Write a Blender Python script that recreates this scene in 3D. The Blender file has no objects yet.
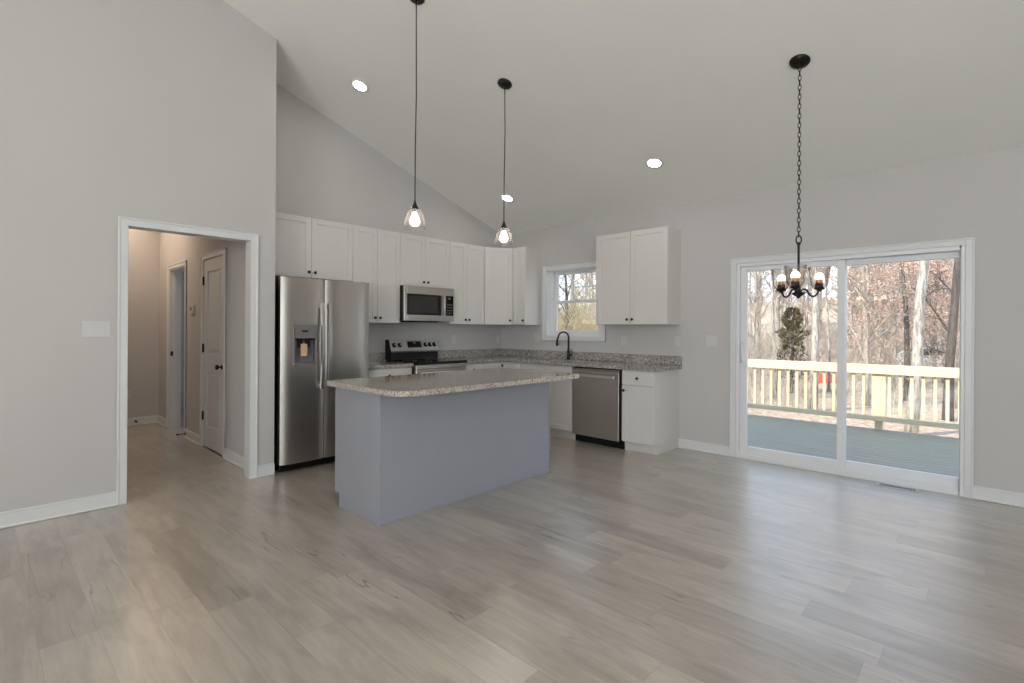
import bpy, bmesh, math, random
from mathutils import Vector, Matrix

SC = bpy.context.scene
COL = SC.collection
PI = math.pi
R = math.radians

# ------------------------------------------------------------------ camera
F_PX = 506.145
cam_d = bpy.data.cameras.new('camera')
cam_d.sensor_width = 36.0
cam_d.lens = F_PX / 1024.0 * 36.0
cam_d.shift_y = -12.5072 / 1024.0
cam_d.clip_start = 0.05
cam_d.clip_end = 400
cam = bpy.data.objects.new('camera', cam_d)
COL.objects.link(cam)
yw = R(43.3587)
fw = Vector((-math.sin(yw), math.cos(yw), 0))
rt = Vector((math.cos(yw), math.sin(yw), 0))
up = Vector((0, 0, 1))
ro = R(0.3517)
rt2 = rt * math.cos(ro) + up * math.sin(ro)
up2 = -rt * math.sin(ro) + up * math.cos(ro)
CAM = Vector((5.269, -5.3527, 1.3026))
cam.matrix_world = Matrix(((rt2.x, up2.x, -fw.x, CAM.x), (rt2.y, up2.y, -fw.y, CAM.y), (rt2.z, up2.z, -fw.z, CAM.z), (0, 0, 0, 1)))
SC.camera = cam

def at(px, depth):                       # ground position of a tree seen at that bearing, that far off
    v = fw + rt * ((px - 512) / F_PX)
    p = CAM + v * depth
    return p.x, p.y

# ------------------------------------------------------------------ view transform, sky, sun, daylight
SC.view_settings.view_transform = 'Standard'
SC.view_settings.look = 'None'
SC.view_settings.gamma = 1
SC.view_settings.use_curve_mapping = False
SC.view_settings.exposure = 0.0
SC.cycles.use_denoising = True
SC.cycles.max_bounces = 10
SC.cycles.diffuse_bounces = 6
SC.cycles.transparent_max_bounces = 24
SC.cycles.sample_clamp_indirect = 6.0
SC.cycles.caustics_reflective = False
SC.cycles.caustics_refractive = False

W = bpy.data.worlds.new('sky'); SC.world = W
W.use_nodes = True
wn = W.node_tree.nodes; wl = W.node_tree.links
bg = wn['Background']
tc = wn.new('ShaderNodeTexCoord'); sx = wn.new('ShaderNodeSeparateXYZ'); cr = wn.new('ShaderNodeValToRGB')
wl.new(tc.outputs['Generated'], sx.inputs[0]); wl.new(sx.outputs['Z'], cr.inputs[0]); wl.new(cr.outputs[0], bg.inputs[0])
cr.color_ramp.elements[0].position = 0.0; cr.color_ramp.elements[0].color = (0.80, 0.88, 0.97, 1)
cr.color_ramp.elements[1].position = 0.7; cr.color_ramp.elements[1].color = (0.36, 0.58, 0.92, 1)
bg.inputs[1].default_value = 2.35

sun_d = bpy.data.lights.new('sun', 'SUN'); sun_d.energy = 7.3; sun_d.angle = R(0.6); sun_d.color = (1.0, 0.95, 0.86)
sun = bpy.data.objects.new('sun', sun_d); COL.objects.link(sun)
sun.rotation_euler = Vector((0.40, 1.0, -0.895)).to_track_quat('-Z', 'Y').to_euler()

def area(name, loc, aim, sx_, sy_, power, color):
    d = bpy.data.lights.new(name, 'AREA'); d.shape = 'RECTANGLE'; d.size = sx_; d.size_y = sy_
    d.energy = power; d.color = color
    o = bpy.data.objects.new(name, d); COL.objects.link(o); o.location = loc
    o.rotation_euler = Vector(aim).to_track_quat('-Z', 'Y').to_euler()
    return o
# windows of the front of the house, behind the camera, then two added fill lamps
area('daylight_front_window', (7.0, -10.85, 1.60), (0, 1, 0), 3.4, 1.8, 240, (0.86, 0.93, 1.0))
area('side_fill_light', (8.85, -6.0, 1.6), (-1, 0, 0), 3.0, 1.6, 72, (0.90, 0.95, 1.0))  # added fill beside the right wall, which has no window
sp_ = area('floor_bounce_fill', (4.4, -10.7, 2.2), (0.12, 0.75, -1), 3.0, 1.0, 270, (0.97, 0.99, 1.0)); sp_.data.spread = R(70)  # added lamp aimed at the floor so its bounce brightens the ceiling
# ceiling lamp of the hall and window of the side room, both round the corner
area('hall_ceiling_lamp', (-2.2, -4.2, 2.70), (0, 0, -1), 1.4, 0.8, 13, (1.0, 0.76, 0.56))
area('side_room_window', (-2.2, -1.15, 1.5), (0, -1, 0), 1.2, 1.2, 12, (0.72, 0.85, 1.0))

# ------------------------------------------------------------------ helpers
class MB:
    def __init__(s): s.bm = bmesh.new()
    def hexa(s, P, bev=0.0, seg=1):
        bm = s.bm
        v = [bm.verts.new(p) for p in P]
        F = []
        for q in ((0, 3, 2, 1), (4, 5, 6, 7), (0, 1, 5, 4), (1, 2, 6, 5), (2, 3, 7, 6), (3, 0, 4, 7)):
            F.append(bm.faces.new([v[i] for i in q]))
        if bev > 0:
            E = list({e for f in F for e in f.edges})
            bmesh.ops.bevel(bm, geom=E, offset=bev, segments=seg, profile=0.5, affect='EDGES', clamp_overlap=True)
        return s
    def box(s, x0, x1, y0, y1, z0, z1, bev=0.0, seg=1):
        return s.hexa([(x0, y0, z0), (x1, y0, z0), (x1, y1, z0), (x0, y1, z0), (x0, y0, z1), (x1, y0, z1), (x1, y1, z1), (x0, y1, z1)], bev, seg)
    def prism(s, pts, a0, a1, axis='z'):
        def m(p, a):
            if axis == 'z': return (p[0], p[1], a)
            if axis == 'x': return (a, p[0], p[1])
            return (p[0], a, p[1])
        bm = s.bm
        A = [bm.verts.new(m(p, a0)) for p in pts]; B = [bm.verts.new(m(p, a1)) for p in pts]
        n = len(pts)
        bm.faces.new(A[::-1]); bm.faces.new(B)
        for i in range(n):
            bm.faces.new((A[i], A[(i + 1) % n], B[(i + 1) % n], B[i]))
        return s
    def tube(s, pts, rad, seg=8, cap=True, smooth=True):
        pts = [Vector(p) for p in pts]
        n = len(pts)
        if not hasattr(rad, '__len__'): rad = [rad] * n
        rings = []; prev = None
        for i, p in enumerate(pts):
            d = (pts[min(i + 1, n - 1)] - pts[max(i - 1, 0)]).normalized()
            if prev is None:
                a = d.orthogonal().normalized()
            else:
                a = (prev - d * prev.dot(d))
                a = a.normalized() if a.length > 1e-6 else d.orthogonal().normalized()
            prev = a; b = d.cross(a)
            rings.append([s.bm.verts.new(p + (a * math.cos(2 * PI * k / seg) + b * math.sin(2 * PI * k / seg)) * rad[i]) for k in range(seg)])
        for i in range(n - 1):
            for k in range(seg):
                f = s.bm.faces.new((rings[i][k], rings[i][(k + 1) % seg], rings[i + 1][(k + 1) % seg], rings[i + 1][k]))
                f.smooth = smooth
        if cap:
            s.bm.faces.new(rings[0][::-1]); s.bm.faces.new(rings[-1])
        return s
    def lathe(s, prof, o=(0, 0, 0), axis=(0, 0, 1), seg=24, smooth=True, closed=False):
        o = Vector(o); ax = Vector(axis).normalized(); a = ax.orthogonal().normalized(); b = ax.cross(a)
        rings = []
        for r_, h in prof:
            if r_ < 1e-6: rings.append([s.bm.verts.new(o + ax * h)])
            else: rings.append([s.bm.verts.new(o + ax * h + (a * math.cos(2 * PI * k / seg) + b * math.sin(2 * PI * k / seg)) * r_) for k in range(seg)])
        pairs = list(zip(rings, rings[1:]))
        if closed: pairs.append((rings[-1], rings[0]))
        for A, B in pairs:
            for k in range(seg):
                k2 = (k + 1) % seg
                if len(A) == 1 and len(B) == 1: continue
                if len(A) == 1: f = s.bm.faces.new((A[0], B[k2], B[k]))
                elif len(B) == 1: f = s.bm.faces.new((A[k], A[k2], B[0]))
                else: f = s.bm.faces.new((A[k], A[k2], B[k2], B[k]))
                f.smooth = smooth
        return s
    def torus(s, c, axis_u, axis_v, ru, rv, r_, n=14, seg=6):
        c = Vector(c); u = Vector(axis_u).normalized(); v = Vector(axis_v).normalized(); w = u.cross(v)
        rings = []
        for i in range(n):
            t = 2 * PI * i / n
            p = c + u * (ru * math.cos(t)) + v * (rv * math.sin(t))
            d = (u * math.cos(t) * (1 / max(ru, 1e-6)) + v * math.sin(t) * (1 / max(rv, 1e-6))).normalized()
            rings.append([s.bm.verts.new(p + (d * math.cos(2 * PI * k / seg) + w * math.sin(2 * PI * k / seg)) * r_) for k in range(seg)])
        for i in range(n):
            for k in range(seg):
                f = s.bm.faces.new((rings[i][k], rings[i][(k + 1) % seg], rings[(i + 1) % n][(k + 1) % seg], rings[(i + 1) % n][k])); f.smooth = True
        return s
    def sphere(s, c, r_, sc=(1, 1, 1), u=14, v=9):
        m = Matrix.Translation(Vector(c)) @ Matrix.Diagonal((sc[0], sc[1], sc[2], 1))
        q = bmesh.ops.create_uvsphere(s.bm, u_segments=u, v_segments=v, radius=r_, matrix=m)
        for x in q['verts']:
            for f in x.link_faces: f.smooth = True
        return s

def make_obj(name, mb, mat, parent=None):
    me = bpy.data.meshes.new(name)
    bmesh.ops.recalc_face_normals(mb.bm, faces=mb.bm.faces[:])
    if parent is not None:
        root = parent
        off = Vector((0, 0, 0))
        while root is not None:
            off += root.location; root = root.parent
        bmesh.ops.translate(mb.bm, vec=-off, verts=mb.bm.verts[:])
    mb.bm.to_mesh(me); mb.bm.free()
    o = bpy.data.objects.new(name, me)
    if mat: me.materials.append(mat)
    COL.objects.link(o)
    if parent is not None: o.parent = parent
    return o

def tag(o, label, cat, group=None, kind=None):
    o['label'] = label; o['category'] = cat
    if group: o['group'] = group
    if kind: o['kind'] = kind
    return o

def thing(name, loc, label, cat, group=None):
    o = bpy.data.objects.new(name, None); o.empty_display_size = 0.1
    COL.objects.link(o); o.location = loc
    return tag(o, label, cat, group)

def struct(name, mb, mat, label=None, cat=None, parent=None):
    o = make_obj(name, mb, mat, parent)
    if parent is None:
        o['kind'] = 'structure'
        if label: tag(o, label, cat or name.split('_')[0])
    return o

def struct_root(name, loc, label, cat):
    o = thing(name, loc, label, cat); o['kind'] = 'structure'; return o

def copy_tree(o, parent=None):
    c = o.copy(); COL.objects.link(c); c.parent = parent
    for ch in [x for x in o.children]: copy_tree(ch, c)
    return c

class Frame:                              # (u along the front, n out of the front, z up)
    def __init__(s, o, u, n): s.o = Vector(o); s.u = Vector(u).normalized(); s.n = Vector(n).normalized()
    def p(s, u, n, z): return s.o + s.u * u + s.n * n + Vector((0, 0, z))
    def box(s, mb, u0, u1, n0, n1, z0, z1, bev=0.0, seg=1):
        return mb.hexa([s.p(u0, n0, z0), s.p(u1, n0, z0), s.p(u1, n1, z0), s.p(u0, n1, z0), s.p(u0, n0, z1), s.p(u1, n0, z1), s.p(u1, n1, z1), s.p(u0, n1, z1)], bev, seg)

# ------------------------------------------------------------------ materials
def srgb(r_, g, b):
    f = lambda c: (c / 255 / 12.92) if c / 255 <= 0.04045 else ((c / 255 + 0.055) / 1.055) ** 2.4
    return (f(r_), f(g), f(b), 1)

class NT:
    def __init__(s, name):
        s.m = bpy.data.materials.new(name); s.m.use_nodes = True
        s.t = s.m.node_tree; s.n = s.t.nodes; s.l = s.t.links
        s.b = s.n['Principled BSDF']; s.out = s.n['Material Output']
    def new(s, t, **k):
        n = s.n.new(t)
        for a, v in k.items(): setattr(n, a, v)
        return n
    def link(s, a, b): s.l.new(a, b)
    def math(s, op, a, b=None, c=None):
        n = s.n.new('ShaderNodeMath'); n.operation = op
        for i, v in enumerate((a, b, c)):
            if v is None: continue
            if hasattr(v, 'is_output'): s.l.new(v, n.inputs[i])
            else: n.inputs[i].default_value = v
        return n.outputs[0]
    def mix(s, fac, a, b, mode='MIX'):
        n = s.n.new('ShaderNodeMix'); n.data_type = 'RGBA'; n.blend_type = mode
        for i, v in ((0, fac), (6, a), (7, b)):
            if hasattr(v, 'is_output'): s.l.new(v, n.inputs[i])
            elif i == 0: n.inputs[0].default_value = v
            else: n.inputs[i].default_value = v
        return n.outputs[2]
    def ramp(s, fac, stops):
        n = s.n.new('ShaderNodeValToRGB'); e = n.color_ramp.elements
        while len(e) < len(stops): e.new(0.5)
        for i, (p, c) in enumerate(stops): e[i].position = p; e[i].color = c
        s.l.new(fac, n.inputs[0]); return n.outputs[0]
    def noise(s, vec=None, scale=5, detail=3, rough=0.5, dist=0.0, dim='3D', w=None):
        n = s.n.new('ShaderNodeTexNoise'); n.noise_dimensions = dim
        n.inputs['Scale'].default_value = scale; n.inputs['Detail'].default_value = detail; n.inputs['Roughness'].default_value = rough; n.inputs['Distortion'].default_value = dist
        if vec is not None: s.l.new(vec, n.inputs['Vector'])
        if w is not None: s.l.new(w, n.inputs['W'])
        return n.outputs[0]
    def mapping(s, vec, scale=(1, 1, 1), loc=(0, 0, 0)):
        n = s.n.new('ShaderNodeMapping'); n.inputs['Scale'].default_value = scale; n.inputs['Location'].default_value = loc
        s.l.new(vec, n.inputs[0]); return n.outputs[0]
    def pos(s): return s.n.new('ShaderNodeNewGeometry').outputs['Position']
    def obj(s): return s.n.new('ShaderNodeTexCoord').outputs['Object']
    def bump(s, h, strength=0.1, dist=0.002):
        n = s.n.new('ShaderNodeBump'); n.inputs['Strength'].default_value = strength; n.inputs['Distance'].default_value = dist
        s.l.new(h, n.inputs['Height']); s.l.new(n.outputs[0], s.b.inputs['Normal'])

def plain(name, col, rough=0.5, metal=0.0, spec=0.5, var=0.03, scale=6.0, bump=0.0):
    t = NT(name)
    t.b.inputs['Roughness'].default_value = rough; t.b.inputs['Metallic'].default_value = metal
    t.b.inputs['Specular IOR Level'].default_value = spec
    nz = t.noise(t.obj(), scale, 3)
    lo = tuple(c * (1 - var) for c in col[:3]) + (1,); hi = tuple(min(1, c * (1 + var)) for c in col[:3]) + (1,)
    t.link(t.ramp(nz, [(0.3, lo), (0.7, hi)]), t.b.inputs['Base Color'])
    if bump: t.bump(t.noise(t.obj(), 220, 2), bump, 0.001)
    return t.m

def emit(name, col, strength):
    t = NT(name)
    e = t.new('ShaderNodeEmission'); e.inputs[0].default_value = col; e.inputs[1].default_value = strength
    t.link(e.outputs[0], t.out.inputs[0]); return t.m

def clear_glass(name, tint=(1, 1, 1, 1), base=0.04, edge=0.6, rough=0.0, power=4.0, haze=0.0, rim=None):
    t = NT(name)                                   # thin clear glass: see-through, mirror-like towards grazing view
    tr = t.new('ShaderNodeBsdfTransparent'); tr.inputs[0].default_value = tint
    gl = t.new('ShaderNodeBsdfGlossy'); gl.inputs['Roughness'].default_value = rough
    lw = t.new('ShaderNodeLayerWeight'); lw.inputs[0].default_value = 0.5
    fac = t.math('MULTIPLY_ADD', t.math('POWER', lw.outputs['Facing'], power), edge, base)
    if rim: t.link(t.mix(t.math('POWER', lw.outputs['Facing'], 2.0), tint, rim), tr.inputs[0])   # longer way through the glass at the rim
    mx = t.new('ShaderNodeMixShader')
    t.link(fac, mx.inputs[0]); t.link(tr.outputs[0], mx.inputs[1]); t.link(gl.outputs[0], mx.inputs[2])
    res = mx.outputs[0]
    if haze:                                       # faint milkiness of pressed glass
        tl = t.new('ShaderNodeBsdfTranslucent'); tl.inputs[0].default_value = (0.95, 0.94, 0.92, 1)
        m2 = t.new('ShaderNodeMixShader'); t.link(t.math('MULTIPLY_ADD', t.math('POWER', lw.outputs['Facing'], 2.5), haze * 3, haze), m2.inputs[0])
        t.link(res, m2.inputs[1]); t.link(tl.outputs[0], m2.inputs[2]); res = m2.outputs[0]
    t.link(res, t.out.inputs[0]); return t.m

def floor_mat():
    t = NT('vinyl_plank_floor')
    p = t.pos(); s = t.new('ShaderNodeSeparateXYZ'); t.link(p, s.inputs[0])
    PW, PL = 0.186, 1.22
    yy = t.math('DIVIDE', t.math('ADD', s.outputs['Y'], 3.872 + 40 * PW), PW)
    row = t.math('FLOOR', yy); fy = t.math('FRACT', yy)
    wn_ = t.new('ShaderNodeTexWhiteNoise', noise_dimensions='1D'); t.link(row, wn_.inputs['W'])
    xx = t.math('ADD', t.math('DIVIDE', s.outputs['X'], PL), t.math('MULTIPLY', wn_.outputs['Value'], 7.31))
    colm = t.math('FLOOR', xx); fx = t.math('FRACT', xx)
    cb = t.new('ShaderNodeCombineXYZ'); t.link(row, cb.inputs[0]); t.link(colm, cb.inputs[1])
    w2 = t.new('ShaderNodeTexWhiteNoise', noise_dimensions='2D'); t.link(cb.outputs[0], w2.inputs['Vector'])
    idv = w2.outputs['Value']
    idw = t.math('MULTIPLY', idv, 37.0)
    tone = t.ramp(idv, [(0.0, srgb(119, 108, 97)), (0.2, srgb(164, 154, 140)), (0.5, srgb(201, 190, 175)), (0.78, srgb(180, 171, 159)), (1.0, srgb(135, 126, 116))])
    g1 = t.noise(t.mapping(p, (0.7, 5.5, 1)), 1.8, 7, 0.66, 1.0, '4D', idw)
    tone = t.mix(0.58, tone, t.ramp(g1, [(0.30, srgb(95, 86, 74)), (0.42, srgb(157, 146, 133)), (0.55, srgb(184, 175, 161)), (0.75, srgb(211, 202, 187))]))
    g2 = t.noise(t.mapping(p, (2.2, 48, 1)), 1.5, 4, 0.6, 0.2, '4D', idw)
    tone = t.mix(0.18, tone, t.ramp(g2, [(0.3, srgb(111, 101, 91)), (0.7, srgb(205, 196, 182))]), 'MIX')
    # thin dark cracks in the grain
    c1 = t.noise(t.mapping(p, (0.55, 8.0, 1)), 1.2, 3, 0.5, 0.5, '4D', idw)
    ln = t.ramp(t.math('ABSOLUTE', t.math('SUBTRACT', c1, 0.5)), [(0.0, (1, 1, 1, 1)), (0.011, (0, 0, 0, 1))])
    c2 = t.ramp(t.noise(t.mapping(p, (1.0, 2.6, 1)), 1.6, 2, 0.5, 0.0, '4D', idw), [(0.53, (0, 0, 0, 1)), (0.62, (1, 1, 1, 1))])
    tone = t.mix(t.math('MULTIPLY', t.math('MULTIPLY', ln, c2), 0.8), tone, srgb(62, 55, 50))
    # knots
    k = t.noise(t.mapping(p, (1.6, 4.2, 1)), 2.6, 3, 0.5, 0.8, '4D', idw)
    tone = t.mix(t.math('MULTIPLY', t.ramp(k, [(0.70, (0, 0, 0, 1)), (0.80, (1, 1, 1, 1))]), 0.4), tone, srgb(116, 108, 100))
    # soft grey smudges
    sm = t.noise(t.mapping(p, (1.0, 3.2, 1)), 2.4, 4, 0.6, 0.4, '4D', idw)
    tone = t.mix(t.math('MULTIPLY', t.ramp(sm, [(0.50, (0, 0, 0, 1)), (0.66, (1, 1, 1, 1))]), 0.42), tone, srgb(112, 105, 95))
    # seams
    ey = t.math('MINIMUM', fy, t.math('SUBTRACT', 1.0, fy)); ex = t.math('MINIMUM', fx, t.math('SUBTRACT', 1.0, fx))
    seam = t.math('MAXIMUM', t.math('LESS_THAN', ey, 0.006), t.math('LESS_THAN', ex, 0.0010))
    tone = t.mix(t.math('MULTIPLY', seam, 0.45), tone, srgb(92, 84, 77))
    t.link(tone, t.b.inputs['Base Color'])
    t.b.inputs['Specular IOR Level'].default_value = 1.0
    t.b.inputs['Coat Weight'].default_value = 1.0; t.b.inputs['Coat Roughness'].default_value = 0.28; t.b.inputs['Coat IOR'].default_value = 1.8
    rg = t.math('MULTIPLY_ADD', g1, 0.10, 0.30); t.link(rg, t.b.inputs['Roughness'])
    t.bump(t.math('SUBTRACT', g2, seam), 0.05, 0.0015)
    return t.m

def granite_mat(name, base, warm, sc=95):
    t = NT(name); p = t.obj()
    v1 = t.new('ShaderNodeTexVoronoi'); v1.inputs['Scale'].default_value = sc; t.link(p, v1.inputs['Vector'])
    sp = t.new('ShaderNodeSeparateColor'); t.link(v1.outputs['Color'], sp.inputs[0])
    c = t.ramp(sp.outputs[0], [(0.0, srgb(38, 37, 38)), (0.13, srgb(60, 57, 56)), (0.16, warm), (0.40, base), (0.62, srgb(150, 146, 141)), (0.80, srgb(205, 200, 194)), (1.0, srgb(226, 222, 216))])
    v2 = t.new('ShaderNodeTexVoronoi'); v2.inputs['Scale'].default_value = 230; t.link(p, v2.inputs['Vector'])
    s2 = t.new('ShaderNodeSeparateColor'); t.link(v2.outputs['Color'], s2.inputs[0])
    c = t.mix(0.35, c, t.ramp(s2.outputs[1], [(0.0, srgb(50, 48, 48)), (0.2, srgb(120, 115, 110)), (0.7, srgb(190, 184, 176)), (1, srgb(230, 226, 220))]))
    n = t.noise(p, 9, 3)
    c = t.mix(t.math('MULTIPLY', n, 0.35), c, warm)
    t.link(c, t.b.inputs['Base Color']); t.b.inputs['Roughness'].default_value = 0.08; t.b.inputs['Specular IOR Level'].default_value = 0.6
    return t.m

def steel_mat(name, col, rough=0.28, axis='z'):
    t = NT(name)
    sc = (160, 160, 1.5) if axis == 'z' else ((160, 1.5, 160) if axis == 'y' else (1.5, 160, 160))
    n = t.noise(t.mapping(t.obj(), sc), 2, 3)
    t.b.inputs['Metallic'].default_value = 1.0
    lo = tuple(c * 0.95 for c in col[:3]) + (1,)
    t.link(t.ramp(n, [(0.3, lo), (0.7, col)]), t.b.inputs['Base Color'])
    t.b.inputs['Roughness'].default_value = rough
    return t.m

def wood_mat(name, a, b, grain=(1.2, 40, 40), rough=0.6):
    t = NT(name)
    n = t.noise(t.mapping(t.obj(), grain), 1.2, 5, 0.6, 0.6)
    c = t.ramp(n, [(0.3, a), (0.68, b)])
    k = t.noise(t.mapping(t.obj(), tuple(g * 0.25 for g in grain)), 2.0, 3)
    c = t.mix(t.math('MULTIPLY', k, 0.25), c, a)
    t.link(c, t.b.inputs['Base Color']); t.b.inputs['Roughness'].default_value = rough
    t.bump(n, 0.15, 0.002)
    return t.m

def bark_mat(name, a, b, sc=(9, 9, 1.6)):
    t = NT(name)
    n = t.noise(t.mapping(t.obj(), sc), 2.2, 5, 0.65, 0.4)
    t.link(t.ramp(n, [(0.32, a), (0.66, b)]), t.b.inputs['Base Color']); t.b.inputs['Roughness'].default_value = 0.9
    t.bump(n, 0.5, 0.02)
    return t.m

M = {}
M['wall'] = plain('wall_paint_grey', srgb(197, 195, 193), 0.85, spec=0.25, var=0.012, scale=1.5, bump=0.04)
M['ceil'] = plain('ceiling_paint', srgb(241, 240, 237), 0.9, spec=0.2, var=0.012, scale=1.5, bump=0.04)
M['trim'] = plain('trim_white_paint', srgb(220, 221, 221), 0.38, var=0.01)
M['vinyl'] = plain('white_vinyl', srgb(230, 231, 232), 0.35, var=0.01)
M['cab'] = plain('cabinet_white_paint', srgb(217, 214, 210), 0.36, var=0.01)
M['cabin'] = plain('cabinet_box_white', srgb(216, 213, 209), 0.45, var=0.01)
M['island'] = plain('island_blue_grey_paint', srgb(151, 154, 162), 0.38, var=0.012)
M['black'] = plain('matte_black_metal', srgb(22, 21, 20), 0.42, 0.0, 0.4, var=0.1)
M['bronze'] = plain('dark_bronze_metal', srgb(36, 30, 26), 0.42, 0.6, 0.5, var=0.15)
M['blackplastic'] = plain('black_plastic', srgb(11, 11, 11), 0.4, spec=0.3, var=0.1)
M['blackglass'] = plain('black_glass', srgb(7, 7, 8), 0.06, spec=0.4, var=0.02)
M['steel'] = steel_mat('brushed_steel', srgb(182, 177, 171), 0.33, 'y')
M['steelv'] = steel_mat('brushed_steel_vertical', srgb(172, 166, 160), 0.38, 'z')
M['steelh'] = steel_mat('handle_steel', srgb(200, 198, 195), 0.34, 'z')
M['greyplastic'] = plain('grey_plastic', srgb(120, 118, 115), 0.4)
M['display'] = plain('dark_display', srgb(14, 15, 17), 0.12)
M['granite'] = granite_mat('grey_granite', srgb(126, 122, 118), srgb(150, 140, 130))
M['granite_i'] = granite_mat('light_granite', srgb(176, 170, 161), srgb(194, 176, 153), 100)
M['floor'] = floor_mat()
M['plastic'] = plain('white_plastic', srgb(208, 207, 205), 0.35, var=0.01)
M['paper'] = plain('tan_card', srgb(205, 170, 140), 0.7)
M['pane'] = clear_glass('window_glass', (0.97, 0.98, 0.98, 1), 0.06, 0.6)
M['shade'] = clear_glass('clear_shade_glass', (0.97, 0.965, 0.955, 1), 0.05, 0.45, 0.05, 3.0, 0.012, (0.45, 0.38, 0.30, 1))
M['ovenglass'] = plain('oven_window_glass', srgb(34, 32, 31), 0.08, spec=0.6, var=0.05)
M['shade_p'] = clear_glass('clear_pendant_glass', (0.98, 0.975, 0.97, 1), 0.06, 0.5, 0.05, 2.5, 0.035, (0.80, 0.78, 0.75, 1))
M['lamp'] = emit('recessed_lamp_glow', (1.0, 0.93, 0.84, 1), 70)
M['bulb'] = emit('warm_bulb_glow', (1.0, 0.92, 0.80, 1), 12)
M['bulbc'] = emit('chandelier_bulb_glow', (1.0, 0.88, 0.72, 1), 7)
M['amber'] = plain('amber_candle_sleeve', srgb(196, 140, 78), 0.5)
M['pine'] = wood_mat('new_pine_timber', srgb(216, 192, 154), srgb(238, 220, 190), (1.2, 30, 30))
M['pinev'] = wood_mat('pine_baluster', srgb(212, 186, 144), srgb(234, 216, 182), (30, 30, 1.2))
M['deck'] = wood_mat('deck_boards', srgb(128, 122, 104), srgb(158, 151, 130), (1.2, 22, 22), 0.55)
M['leaflitter'] = None
def litter():
    t = NT('leaf_litter_ground'); p = t.pos()
    n1 = t.noise(p, 7, 6, 0.7); n2 = t.noise(p, 0.35, 4)
    c = t.ramp(n1, [(0.3, srgb(122, 100, 82)), (0.5, srgb(186, 158, 134)), (0.68, srgb(222, 198, 174))])
    c = t.mix(t.ramp(n2, [(0.60, (0, 0, 0, 1)), (0.72, (0.7, 0.7, 0.7, 1))]), c, srgb(160, 156, 104))
    t.link(c, t.b.inputs['Base Color']); t.b.inputs['Roughness'].default_value = 0.95
    t.bump(n1, 0.8, 0.05); return t.m
M['leaflitter'] = litter()
M['bark_pale'] = bark_mat('pale_bark', srgb(104, 94, 84), srgb(206, 198, 184))
M['bark_grey'] = bark_mat('grey_bark', srgb(116, 106, 96), srgb(188, 176, 162))
M['bark_dark'] = bark_mat('dark_bark', srgb(52, 46, 42), srgb(104, 94, 86))
M['twig'] = bark_mat('twig_bark', srgb(136, 123, 110), srgb(204, 190, 172))
M['brush'] = bark_mat('dry_brush', srgb(150, 132, 100), srgb(214, 196, 156))
def leaf_mat(name, a, b):
    t = NT(name); n = t.noise(t.pos(), 3.0, 3)
    t.link(t.ramp(n, [(0.35, a), (0.65, b)]), t.b.inputs['Base Color']); t.b.inputs['Roughness'].default_value = 0.8
    return t.m
M['beech'] = leaf_mat('dry_beech_leaves', srgb(200, 146, 124), srgb(232, 198, 176))
M['cedar'] = leaf_mat('cedar_foliage', srgb(70, 70, 44), srgb(132, 114, 78))
M['vine'] = leaf_mat('vine_leaves', srgb(54, 52, 40), srgb(96, 84, 64))
M['siding'] = plain('white_siding', srgb(232, 230, 224), 0.7)
M['roof'] = plain('grey_shingles', srgb(120, 118, 118), 0.9, var=0.2, scale=12)
M['tarp'] = plain('orange_red_tarp', srgb(214, 84, 52), 0.6, var=0.1)
M['exterior'] = plain('exterior_siding', srgb(196, 196, 192), 0.8)

# ------------------------------------------------------------------ room numbers
EAVE, SL = 2.6903, 0.3324
RIDGE, YB = -6.0, -11.0
XR = 9.0
DW = 0.6466                                   # face of the near left wall
def ceil_z(y): return EAVE - SL * y if y > RIDGE else EAVE - SL * RIDGE + SL * (y - RIDGE)

# ------------------------------------------------------------------ structure
mb = MB(); mb.box(-4.2, XR + 0.15, YB - 0.15, 0.14, -0.2, 0.0)
struct('floor', mb, M['floor'], 'grey brown wood plank floor running through the room and hall', 'floor')

mb = MB()
T = 0.26
pts = [(0.55, ceil_z(0.55)), (RIDGE, ceil_z(RIDGE)), (YB - 0.5, ceil_z(YB - 0.5)), (YB - 0.5, ceil_z(YB - 0.5) + T), (RIDGE, ceil_z(RIDGE) + T), (0.55, ceil_z(0.55) + T)]
mb.prism(pts[:2] + [pts[4], pts[5]], -0.6, XR + 0.5, 'x'); mb.prism([pts[1], pts[2], pts[3], pts[4]], -0.6, XR + 0.5, 'x')
struct('ceiling', mb, M['ceil'], 'pale grey vaulted ceiling sloping down to the sliding door wall', 'ceiling')

def gable(mb, x0, x1, y0, y1, z0):            # wall slab in the y direction up to the sloping ceiling
    ys = [y0, y1]
    top = [(y1, ceil_z(y1) + 0.1)]
    if y0 < RIDGE < y1: top.append((RIDGE, ceil_z(RIDGE) + 0.1))
    top.append((y0, ceil_z(y0) + 0.1))
    mb.prism([(y0, z0), (y1, z0)] + top, x0, x1, 'x')

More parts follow.
